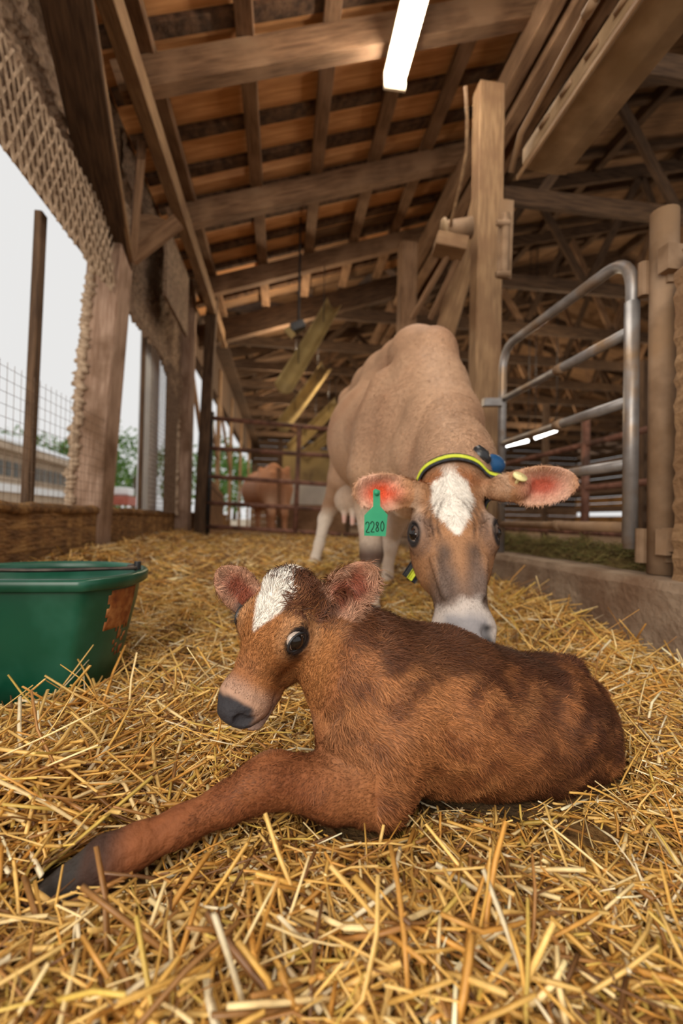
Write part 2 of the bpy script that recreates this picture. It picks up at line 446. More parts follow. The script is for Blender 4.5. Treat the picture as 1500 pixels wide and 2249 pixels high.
# eaves pole under the rafter ends, twin beams over the kerb line
sb('eaves_pole', (-0.73, 0.0, 2.56), (-0.73, 5.5, 2.56), 0.075, 0.12, 'wood_lite', ce)
for x, z, w in ((1.34, 3.235, .075), (1.45, 3.20, .085), (1.66, 3.34, .06)):
    sb('long_beam', (x, 0.0, z), (x, 7.0, z), w, 0.16, 'wood', ce)
V, F = box_data(0.9, 22.6, 0.03)
o = obj('soffit', mesh_from('soffit', V, F), 'wood_dark', ce); o.location = (-1.55, 11.2, 3.80)
# ---- main roof over everything beyond: deck slabs, battens, trusses
def zm(x): return 3.12 + 0.25 * (x + 1.3) if x < 5.2 else 3.12 + 0.25 * 6.5 - 0.25 * (x - 5.2)
for k, yy in enumerate(np.arange(5.6, 17.0, 0.6)):
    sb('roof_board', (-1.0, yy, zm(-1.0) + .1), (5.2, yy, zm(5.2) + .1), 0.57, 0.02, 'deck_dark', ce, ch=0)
    sb('batten', (-1.0, yy + .3, zm(-1.0) + .05), (5.2, yy + .3, zm(5.2) + .05), 0.06, 0.06, 'wood_dark', ce, ch=0)
for k, yy in enumerate(np.arange(-0.3, 5.6, 0.6)):
    sb('roof_board', (1.7, yy, zm(1.7) + .1), (5.2, yy, zm(5.2) + .1), 0.57, 0.02, 'deck_dark', ce, ch=0)
    sb('batten', (1.7, yy + .3, zm(1.7) + .05), (5.2, yy + .3, zm(5.2) + .05), 0.06, 0.06, 'wood_dark', ce, ch=0)
for k, yy in enumerate(np.arange(-0.3, 17.0, 1.2)):
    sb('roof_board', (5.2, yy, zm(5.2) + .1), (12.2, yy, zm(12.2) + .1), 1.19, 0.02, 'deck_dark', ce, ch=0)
for x in (-.6, .3, 1.2, 2.2, 3.2, 4.2, 5.2, 6.5, 8):
    sb('purlin', (x, 5.5 if x < 1.5 else 0, zm(x) + .02), (x, 17, zm(x) + .02), 0.07, 0.1, 'wood_dark', ce, ch=0)
for yy in [2.2, 3.25, 4.4, 5.45, 6.5, 7.55, 8.6, 9.7, 10.9, 12.2, 13.6, 15.2]:
    x0 = 1.62 if yy < 5.4 else -0.98
    x1 = 11.8
    b = MB()
    sbm(b, (x0, yy, 2.99), (x1, yy, 2.99), 0.045, 0.13)
    sbm(b, (x0, yy, zm(x0) - .06), (5.2, yy, zm(5.2) - .06), 0.045, 0.13)
    sbm(b, (5.2, yy, zm(5.2) - .06), (x1, yy, zm(x1) - .06), 0.045, 0.13)
    tr = b.build('truss', 'wood_dark', ce)
    PINV[tr.name] = Matrix.Identity(4)
    x = x0 + 0.3; up = True
    while x < x1 - 1:
        xn = x + 0.62
        za, zb = (3.03, zm(xn) - .08) if up else (zm(x) - .08, 3.03)
        sb('web', (x, yy + .04, za), (xn, yy + .04, zb), 0.035, 0.075, 'wood_dark' if random.random() < .6 else 'wood', tr, ch=0)
        up = not up; x = xn
# ---- end wall, far side wall
wb = empty('wall_back', (4, 21.8, 0), label='dark boarded end wall far down the barn', kind='structure')
for k in range(18):
    beam('wall_board', (-1.5, 21.9, .15 + .3 * k), (15.2, 21.9, .15 + .3 * k), 0.03, 0.29, 'wood_dark' if k > 3 else 'wood', wb, ch=0)
wr = empty('wall_right', (15.1, 7, 0), label='far right barn wall of warm horizontal boards', kind='structure')
MT['warmboard'] = mat('warm_wall_board', (0.42, 0.20, 0.06), (0.62, 0.34, 0.13), 0.8, 2, (1, 10, 10), c3=(.3, .15, .05), s3=1)
for k in range(13):
    if k in (3,): continue
    beam('wall_board', (15.1, -0.5, .15 + .3 * k), (15.1, 21.9, .15 + .3 * k), 0.03, 0.28, 'warmboard' if k < 6 else 'wood_dark', wr, ch=0)

# ================================================================== KERB SIDE (right)
KX = 1.35
def kerb():
    b = MB(); n = 60; V = []
    ys = np.linspace(-0.2, 7.2, n)
    prof = [(0, -.08), (0.005, 0.27), (0.02, 0.30), (0.20, 0.30), (0.22, 0.28), (0.22, -.08)]
    for y in ys:
        for q, (px_, pz) in enumerate(prof):
            V.append((KX + px_ + random.uniform(-.002, .002), y, pz + (random.uniform(-.004, .004) if 0 < q < 5 else 0)))
    F = []
    for i in range(n - 1):
        for k in range(5):
            F.append((i * 6 + k, i * 6 + k + 1, i * 6 + 7 + k, i * 6 + 6 + k))
    F.append((0, 1, 2, 3, 4, 5)); F.append(tuple(range(n * 6 - 1, n * 6 - 7, -1)))
    return obj('concrete_kerb', mesh_from('concrete_kerb', V, F), 'concrete', label='long stained concrete kerb between the straw pen and the feed alley', cat='kerb')
kerb()
V, F = box_data(13.6, 22.6, 0.1)
o = obj('alley_floor', mesh_from('alley_floor', V, F), 'concrete', label='dim concrete floor of the feed alley', kind='structure'); o.location = (8.4, 10.6, 0.10)
# main post
mp = beam('timber_post', (1.52, 3.32, 0.305), (1.52, 3.32, 3.86), 0.20, 0.145, 'wood_lite', label='tall square timber post rising behind the standing cow and the tube gate', cat='post')
c = MB(); c.tube([PD(1110, 470, 3.1), PD(1107, 606, 3.1)], 0.028, 10)
c.beam(PD(1112, 440, 3.12), PD(1106, 612, 3.12), 0.10, 0.02, up=(0, -1, 0))
ob = c.build('conduit', 'pipebrown', mp)
c = MB(); c.tube([PD(1090, 490, 3.08), PD(1118, 490, 3.08)], 0.02); c.build('conduit_clamp', 'pipebrown', mp)
c = MB(); c.tube([PD(1088, 602, 3.08), PD(1120, 602, 3.08)], 0.02); c.build('conduit_clamp', 'pipebrown', mp)
c = MB(); c.beam(PD(1060, 884, 3.05), PD(1100, 884, 3.05), 0.05, 0.05); c.build('gate_latch', 'steel', mp)
post('rear_post', 1.47, 5.45, 0.305, 3.9, 0.2, 0.22, 'wood', None, label='brown timber post behind the hump of the standing cow', cat='post')
beam('brace_board', PD(1064, 430, 3.55), PD(975, 740, 3.9), 0.17, 0.05, 'wood_lite', None, up=tuple(camvec((-.3, 0, 1))), label='slanting pale board bracing the timber post above the cow', cat='board')
# silver tube gate along the kerb
GX = 1.46
tg = empty('tube_gate', (GX, 1.9, 0.3), label='galvanised tube gate with bent top corners on the kerb at the right', cat='gate')
def G(px, py): return PX(px, py, GX)
gR, gL = G(1386, 900)[1], G(1103, 900)[1]
RT = 0.026
frame = arc_pts([(GX, gL, 0.30), (GX, gL, 1.68), (GX, gR, 1.66), (GX, gR, 0.40)], 0.16, 8)
tube('gate_frame', frame, RT, 'steel', tg, 14)
tube('gate_post_sleeve', [(GX, gR, 0.42), (GX, gR, 1.45)], RT * 1.16, 'steel', tg, 14)
for z, m in ((1.33, 'steel'), (1.03, 'steel'), (0.76, 'steel'), (0.49, 'pipebrown')):
    z2 = z + 0.0
    rl = tube('rail', [(GX, gL, z), (GX, gL + (gR - gL) * .55, z), (GX, gL + (gR - gL) * .58, z), (GX, gR, z)], [RT * .8, RT * .8, RT * .92, RT * .92], m, tg, 12)
    PINV[rl.name] = Matrix.Identity(4)
    yj = gL + (gR - gL) * .56
    tube('collar', [(GX, yj - .03, z), (GX, yj + .03, z)], RT * 1.05, 'pipebrown', rl, 12)
# brown pipe post with hinges, rough post at the edge
Yp = PX(1456, 900, 1.52)[1]
pp = empty('pipe_post', (1.52, Yp, 0.3), label='thick dusty brown pipe post carrying the hinges of the tube gate', cat='post')
tube('pipe', [(1.52, Yp, 0.305), (1.52, Yp, PX(1456, 470, 1.52)[2])], 0.052, 'pipebrown', pp, 18)
for zz in (G(1430, 600)[2], G(1430, 1200)[2]):
    b = MB(); b.beam((1.52, gR - .06, zz), (1.50, Yp - .06, zz), 0.03, 0.12)
    b.tube([(1.47, gR - .05, zz - .07), (1.47, gR - .05, zz + .07)], 0.022, 10)
    b.beam((1.52, Yp - .07, zz + .02), (1.45, Yp - .07, zz + .02), 0.05, 0.10)
    b.build('hinge', 'pipebrown', pp)
b = MB(); b.beam((1.46, Yp - .1, PX(1480, 1185, 1.5)[2]), (1.62, Yp - .1, PX(1480, 1185, 1.5)[2]), 0.07, 0.09); b.build('foot_bracket', 'pipebrown', pp)
xq = PY(1482, 800, Yp - .14)[0]
n = 40; V = []
for i in range(n + 1):
    z = 0.29 + 1.25 * i / n
    for q, (dx, dy) in enumerate(((0, -.08), (.2, -.08), (.2, -.02), (0, -.02))):
        V.append((xq + dx + random.uniform(-.006, .006) + (.03 if i > n - 3 else 0), Yp - .12 + dy + random.uniform(-.006, .006), z))
F = [(i * 4 + k, i * 4 + (k + 1) % 4, i * 4 + 4 + (k + 1) % 4, i * 4 + 4 + k) for i in range(n) for k in range(4)] + [(3, 2, 1, 0), (n * 4, n * 4 + 1, n * 4 + 2, n * 4 + 3)]
obj('rough_post', mesh_from('rough_post', V, F), 'wood_lite', label='rough dusty wooden post cut by the right edge of the picture', cat='post')
# overhead trough
TX, TZ = 1.34, 2.42
tr_ = empty('overhead_trough', (TX, 1.2, TZ), label='dusty sheet metal trough hanging under the roof at upper right', cat='trough')
prof = [(-.10, .07), (-.10, .0), (-.085, -.015), (0.06, -.03), (.13, -.02), (.16, .06), (.165, .06), (.14, -.035), (.06, -.045), (-.09, -.03), (-.112, -.005), (-.112, .07)]
def extrude(prof, y0, y1, cx, cz, n=12):
    V = []; K = len(prof)
    for i in range(n + 1):
        y = y0 + (y1 - y0) * i / n
        V += [(cx + a, y, cz + b_) for a, b_ in prof]
    F = [(i * K + k, i * K + (k + 1) % K, (i + 1) * K + (k + 1) % K, (i + 1) * K + k) for i in range(n) for k in range(K)]
    F += [tuple(range(K - 1, -1, -1)), tuple(n * K + k for k in range(K))]
    return V, F
ye = PX(1190, 385, TX)[1]
V, F = extrude(prof, -0.4, ye, TX, TZ)
obj('trough_sheet', mesh_from('trough_sheet', V, F), 'tray', tr_)
tube('conduit', [(TX - .15, -.4, TZ + .17), (TX - .15, ye - .55, TZ + .17), (TX - .15, ye - .05, TZ + .11), (TX - .15, ye + .05, TZ - .02)], 0.016, 'pipebrown', tr_)
for k in range(5):
    tube('coupling', [(TX - .15, ye - .62 - .25 * k, TZ + .17), (TX - .15, ye - .56 - .25 * k, TZ + .17)], 0.021, 'pipebrown', tr_)
beam('edge_strip', (TX - .118, -.4, TZ - .03), (TX - .118, ye + .04, TZ - .05), 0.012, 0.035, 'wood_lite', tr_)
for k in range(9):
    y = ye - .25 - .17 * k
    b = MB(); b.tube([(TX - .118, y, TZ + .035), (TX - .118, y + .07, TZ + .035)], 0.011, 8); b.build('hanger_clip', 'pipebrown', tr_, True)
# junction box, round lamp and hanging cable
jb = empty('work_lamp', PD(985, 560, 3.4), label='round lamp on a wooden box hung under the beams above the cow', cat='lamp')
beam('box', PD(955, 535, 3.4), PD(1020, 548, 3.4), 0.18, 0.10, 'wood_lite', jb)
tube('lamp_body', [PD(975, 505, 3.4), PD(1035, 500, 3.4)], [.06, .075], 'pipebrown', jb, 16)
tube('lamp_rim', [PD(972, 506, 3.4), PD(978, 505, 3.4)], [.075, .085], 'tray', jb, 16)
cp = [PD(1022, 190, 2.9), PD(1026, 260, 2.95), PD(1025, 330, 3.0), PD(1010, 410, 3.15), PD(992, 480, 3.3), PD(988, 510, 3.38)]
tube('hanging_cable', cp, 0.012, 'wood_lite', None, 8, label='loose tan cable hanging from the beams to the round lamp', cat='cable')
for k in range(2):
    beam('lamp_batten', PD(1010 - 25 * k, 560, 3.45), PD(945 - 40 * k, 700, 3.8), 0.04, 0.04, 'wood', jb)
# tube light
lx, lz = PY(868, 178, 3.40)[0], PY(868, 178, 3.40)[2]
fl = empty('tube_light', (lx, 2.5, lz), label='glowing white fluorescent tube light under the roof at top centre', cat='lamp')
MT['glow'] = mat('lit_tube', (1, 1, 1), rough=0.4, emit=(1.0, 0.93, 0.82), estr=34.0)
MT['fix'] = mat('cream_lamp_housing', (0.75, 0.6, 0.42), (0.85, 0.72, 0.55), 0.5, 5)
V, F = box_data(0.18, 1.96, 0.04, 0)
o = obj('housing', mesh_from('housing', V, F), 'fix', fl); o.location = (lx, 2.47, lz + .062)
n = 18; V = []
for i, y in enumerate((1.52, 1.54, 3.38, 3.40)):
    s = .8 if i in (0, 3) else 1
    V += [(lx + .073 * s * math.cos(2 * math.pi * k / n), y, lz + .042 * s * math.sin(2 * math.pi * k / n)) for k in range(n)]
F = [(i * n + k, i * n + (k + 1) % n, i * n + n + (k + 1) % n, i * n + n + k) for i in range(3) for k in range(n)] + [tuple(range(n - 1, -1, -1)), tuple(3 * n + k for k in range(n))]
obj('diffuser', mesh_from('diffuser', V, F, True), 'glow', fl)
for y in (1.50, 3.42):
    V, F = box_data(0.17, 0.04, 0.105, .01); o = obj('end_cap', mesh_from('end_cap', V, F), 'fix', fl); o.location = (lx, y, lz)
for y in (1.9, 3.0): tube('hanger_chain', [(lx, y, lz + .08), (lx, y, lz + .45)], .006, 'black', fl, 6)
# far tube lights over the stalls
for (p0, p1, side) in (((1095, 982), (1160, 968), 'lower left'), ((1175, 962), (1222, 945), 'upper right')):
    d_ = 8.5
    a_, b_ = PD(*p0, d_), PD(*p1, d_)
    fo = empty('far_tube_light', (a_ + b_) / 2, label='small bright far tube light below the middle gate rail, the ' + side + ' one', cat='lamp', group='far tube lights over the stalls')
    tube('tube', [a_, b_], 0.03, mat('lit_far_tube', (1, 1, 1), emit=(1, .97, .92), estr=5.0), fo, 8)
    beam('housing', a_ + A([0, 0, .045]), b_ + A([0, 0, .045]), 0.09, 0.04, 'fix', fo)
    for p_ in (a_, b_): tube('chain', [p_ + A([0, 0, .05]), A([p_[0], p_[1], 0.5 + (zm(p_[0] / RS) - .4) * RS])], .008, 'black', fo, 6)
# stall railings beyond the alley
sr = empty('stall_railing', (3.2, 4.5, 0.2), label='dark steel stall railing across the feed alley behind the tube gate', cat='railing')
for z in (0.42, 0.86, 1.3):
    tube('rail', [(3.0, 1.5, z), (3.0, 11.0, z)], 0.03, 'rustpipe', sr, 8)
for y in (2.4, 4.2, 6.0, 7.8, 9.6):
    tube('upright', [(3.0, y, 0.15), (3.0, y, 1.6)], 0.04, 'rustpipe', sr, 8)
sr2 = empty('far_stall_railing', (5.2, 6, 0.2), label='farther dark stall railing low in the dim right of the barn', cat='railing')
for z in (0.5, 0.75, 1.05, 1.5):
    beam('rail', (5.2, 2.0, z), (5.2, 15.0, z), 0.04, 0.09, 'wood_dark', sr2)
for y in (3.5, 6, 8.5, 11):
    beam('upright', (5.2, y, .15), (5.2, y, 2.9), .1, .1, 'wood_dark', sr2)

# ================================================================== BACK GATE, partition, baffles
gy = 6.55
rg = empty('pen_gate', PY(450, 1170, gy), label='rusty red pipe gate with five rails closing the pen behind the cow', cat='gate')
def GG(px, py): return PY(px, py, gy)
for yl, yr in ((917, 962), (984, 1014), (1046, 1078), (1104, 1130), (1156, 1184)):
    tube('rail', [GG(452, yl), GG(930, yr)], 0.032, 'rustpipe', rg, 10)
tube('upright', [GG(658, 936), GG(648, 1172)], 0.034, 'rustpipe', rg, 10)
tube('upright', [GG(925, 962), GG(925, 1184)], 0.034, 'rustpipe', rg, 10)
beam('gate_post', PY(436, 1184, 6.5), PY(468, 640, 6.5), 0.14, 0.13, 'wood_dark', None, label='dark timber gate post beside the dusty second wall post', cat='post')
tube('hinge_bar', [GG(455, 1182), GG(467, 905)], 0.03, 'black', rg, 10)
pa = empty('partition', (WX + .14, 7.9, .2), label='low brown plywood partition behind the left end of the rusty gate', cat='partition')
for k in range(4):
    y0, y1 = 6.75 + .7 * k, 6.75 + .7 * (k + 1) - .01
    z0, z1 = 1.42 - .08 * k - .16, 1.42 - .08 * (k + 1) - .16
    x0 = WX + .16; x1 = x0 + .03
    V = [(x, y, z) for x in (x0, x1) for (y, z) in ((y0, .1), (y1, .1), (y1, z1), (y0, z0))]
    obj('plywood_panel', mesh_from('plywood_panel', V, [(0, 1, 2, 3), (7, 6, 5, 4), (0, 4, 5, 1), (1, 5, 6, 2), (2, 6, 7, 3), (3, 7, 4, 0)]), 'wood', pa)
beam('top_cap', (WX + .17, 6.75, 1.1), (WX + .17, 9.5, .85), .05, .04, 'wood_dark', pa)
MT['baffle'] = mat('yellowed_baffle', (0.30, 0.205, 0.08), (0.44, 0.32, 0.13), 0.7, 4, c3=(.17, .11, .05), s3=2)
for k, (p0, p1, y, w, ord_) in enumerate((((622, 850), (735, 660), 5.7, .24, 'nearest and largest'), ((618, 938), (720, 800), 7.2, .24, 'second'), ((640, 985), (745, 880), 8.8, .24, 'third'), ((668, 1000), (755, 930), 10.4, .24, 'farthest and smallest'))):
    a_, b_ = PY(*p0, y), PY(*p1, y + .5)
    ax = (b_ - a_) / np.linalg.norm(b_ - a_)
    sd = np.cross(ax, [0, 1, 0]); sd /= np.linalg.norm(sd); nn = np.cross(sd, ax)
    V = []; ns, nw = 8, 8
    for off in (0, .02):
        for i in range(ns + 1):
            t = i / ns
            for j in range(nw + 1):
                s = (j / nw - .5)
                V.append(a_ + (b_ - a_) * t + sd * s * w * (1 - .1 * t) + nn * ((.13 * (1 - 4 * s * s)) + off) + nn * .08 * math.sin(math.pi * t))
    K = (ns + 1) * (nw + 1); F = []
    for i in range(ns):
        for j in range(nw):
            q = i * (nw + 1) + j
            F += [(q, q + 1, q + nw + 2, q + nw + 1), (K + q, K + q + nw + 1, K + q + nw + 2, K + q + 1)]
    rim = [j for j in range(nw + 1)] + [i * (nw + 1) + nw for i in range(1, ns + 1)] + [ns * (nw + 1) + j for j in range(nw - 1, -1, -1)] + [i * (nw + 1) for i in range(ns - 1, 0, -1)]
    for i in range(len(rim)):
        a2, b2 = rim[i], rim[(i + 1) % len(rim)]
        F.append((a2, K + a2, K + b2, b2))
    bf = empty('curved_baffle', a_, label='curved yellowish baffle board hanging over the back gate, the ' + ord_, cat='baffle', group='curved baffles down the aisle')
    obj('baffle_sheet', mesh_from('baffle_sheet', V, F, True), 'baffle', bf)
    for t_ in (.3, .8):
        p_ = a_ + (b_ - a_) * t_ + nn * .1
        tube('hanger_wire', [p_, (p_[0], p_[1], 3.98)], .006, 'black', bf, 6)
fd = empty('floodlight', PY(645, 720, 5.6), label='small black floodlight under the trusses above the curved baffles', cat='lamp')
beam('lamp_body', PY(640, 722, 5.6), PY(668, 712, 5.6), .12, .10, 'black', fd)
fp_ = PY(655, 715, 5.6); tube('hanger_rod', [fp_, (fp_[0], fp_[1], 0.5 + (zr(fp_[0] / RS) - .24) * RS)], .012, 'black', fd, 8)
beam('lamp_glass', PY(628, 722, 5.55), PY(645, 740, 5.55), .03, .08, 'baffle', fd)
bw_ = empty('board_wall', PY(690, 1140, 10.6), label='board partition with an off-white panel far behind the rusty gate', cat='partition')
MT['offwhite'] = mat('offwhite_board', (.50, .46, .40), (.62, .57, .50), .7, 3)
c_ = PY(690, 1085, 10.6)
for (z0, z1, m, nm) in ((.1, .82, 'wood', 'base_board'), (.82, 1.32, 'offwhite', 'white_panel'), (1.32, 2.1, 'baffle', 'upper_board')):
    V, F = box_data(1.5, 0.05, z1 - z0 - .01)
    o = obj(nm, mesh_from(nm, V, F), m, bw_); o.location = (c_[0], c_[1], (z0 + z1) / 2)
for sx in (-.8, .8):
    beam('end_post', (c_[0] + sx, c_[1], .05), (c_[0] + sx, c_[1], 2.3), .1, .1, 'wood_dark', bw_)

# ================================================================== OUTSIDE
fb = empty('far_barn', PD(60, 1125, 24), label='long low barn with white metal roof across the yard', cat='barn')
MT['wroof'] = mat('white_metal_roof', (0.80, 0.82, 0.84), (0.9, 0.9, 0.92), 0.4, 2)
MT['tanwall'] = mat('tan_barn_siding', (0.42, 0.32, 0.23), (0.55, 0.43, 0.32), 0.8, 1.5)
MT['winpane'] = mat('dark_window', (0.10, 0.10, 0.10), (0.16, 0.15, 0.14), 0.3, 3)
e0, e1 = PD(-160, 925, 17.0), PD(230, 1053, 38)
e0 = A([e0[0], e0[1], 4.0]); e1 = A([e1[0], e1[1], 4.0])
ax = (e1 - e0) / np.linalg.norm(e1 - e0); nrm = np.cross(ax, [0, 0, 1])
if nrm @ (EYE - e0) < 0: nrm = -nrm
def bx(name, q, m, par=fb):
    """box from the corner list lower/upper (8 points)"""
    return obj(name, mesh_from(name, q, [(0, 3, 2, 1), (4, 5, 6, 7), (0, 1, 5, 4), (1, 2, 6, 5), (2, 3, 7, 6), (3, 0, 4, 7)]), m, par)
def slab(name, s0, s1, z0, z1, off0, off1, m):
    L = np.linalg.norm(e1 - e0)
    q = []
    for z in (z0, z1):
        for s, of in ((s0, off0), (s1, off0), (s1, off1), (s0, off1)):
            p = e0 + ax * L * s + nrm * of; q.append((p[0], p[1], z))
    return bx(name, q, m)
slab('wall', 0, 1, 0.1, 3.9, -.2, -.5, 'tanwall')
q = []
for dz in (0, .12):
    for s, of, z in ((0, .5, 3.9), (1, .5, 3.9), (1, -6, 6.2), (0, -6, 6.2)):
        p = e0 + (e1 - e0) * s + nrm * of; q.append((p[0], p[1], z + dz))
bx('roof', q, 'wroof')
slab('white_band', 0, 1, 1.55, 1.95, .0, -.2, 'wroof')
slab('eave_board', 0, 1, 3.55, 3.9, .45, .3, 'tanwall')
for k in range(26):
    w_ = slab('window', .02 + k * .0375, .02 + k * .0375 + .026, 2.35, 3.1, -.15, -.25, 'winpane')
MT['leaf'] = mat('leaf_green', (0.05, 0.14, 0.02), (0.17, 0.30, 0.06), 0.6, 0.8, spec=0.2)
MT['bark'] = mat('bark', (0.12, 0.08, 0.05), (0.2, 0.14, 0.1), 0.9, 4)
def tree(px, py_top, d, w, label):
    base = PD(px, 1126, d); base[2] = 0.1
    top = PD(px, py_top, d)[2]
    t = empty('tree', base, label=label, cat='tree', group='trees beyond the yard')
    tube('trunk', [base, base + A([.2, 0, (top - .1) * .6])], [w * .08, w * .04], 'bark', t, 8)
    n = 1500
    r_ = np.random.default_rng(int(px) + 5)
    cl = r_.normal(size=(26, 3)); cl /= np.linalg.norm(cl, axis=1)[:, None]; cl *= r_.uniform(.3, 1, (26, 1)) ** .5
    c = cl[r_.integers(0, 26, n)] + r_.normal(size=(n, 3)) * .17
    P = base + A([0, 0, (top - .1) * .56]) + c * A([w, w, (top - .1) * .42])
    s = r_.uniform(.25, .55, (n, 1)) * w * .16
    u = r_.normal(size=(n, 3)); u /= np.linalg.norm(u, axis=1)[:, None]
    v = np.cross(u, r_.normal(size=(n, 3))); v /= np.linalg.norm(v, axis=1)[:, None]
    Vv = np.stack([P - u * s, P + v * s * .6, P + u * s, P - v * s * .6], 1).reshape(-1, 3)
    o = obj('foliage', mesh_from('foliage', Vv, np.arange(n * 4).reshape(n, 4)), 'leaf', t); o['kind'] = 'stuff'
tree(15, 945, 46, 3.2, 'green tree above the far barn roof at the left picture edge')
tree(92, 942, 56, 3.8, 'green tree above the far barn roof just right of the window bar')
tree(145, 965, 68, 4.6, 'lower green tree over the far barn roof left of the netted post')
tree(196, 952, 82, 5.0, 'green tree over the far barn showing beside the netted post')
tree(250, 948, 60, 4.0, 'tall green tree behind the netted post')
tree(292, 945, 50, 3.6, 'tall green tree filling the narrow second opening')
tree(470, 955, 42, 3.4, 'green tree seen through the bay behind the back gate')
tree(515, 1000, 60, 3.6, 'small distant green tree seen between the far wall posts')
v = empty('farm_wagon', PD(270, 1112, 30), label='small blurred red farm wagon parked below the trees', cat='wagon')
MT['red'] = mat('red_paint', (0.36, 0.09, 0.06), (0.45, 0.14, 0.1), 0.5, 3)
p = PD(270, 1100, 30)
V, F = box_data(1.3, 2.0, 0.6, .05); o = obj('body', mesh_from('body', V, F), 'red', v); o.location = tuple(p)
V, F = box_data(1.0, 1.2, 0.5, .05); o = obj('load', mesh_from('load', V, F), 'wroof', v); o.location = (p[0], p[1], p[2] + .62)
for sx in (-.65, .65):
    for sy in (-.7, .7):
        tube('wheel', [(p[0] + sx - .08, p[1] + sy, .5), (p[0] + sx + .08, p[1] + sy, .5)], .38, 'black', v, 14)
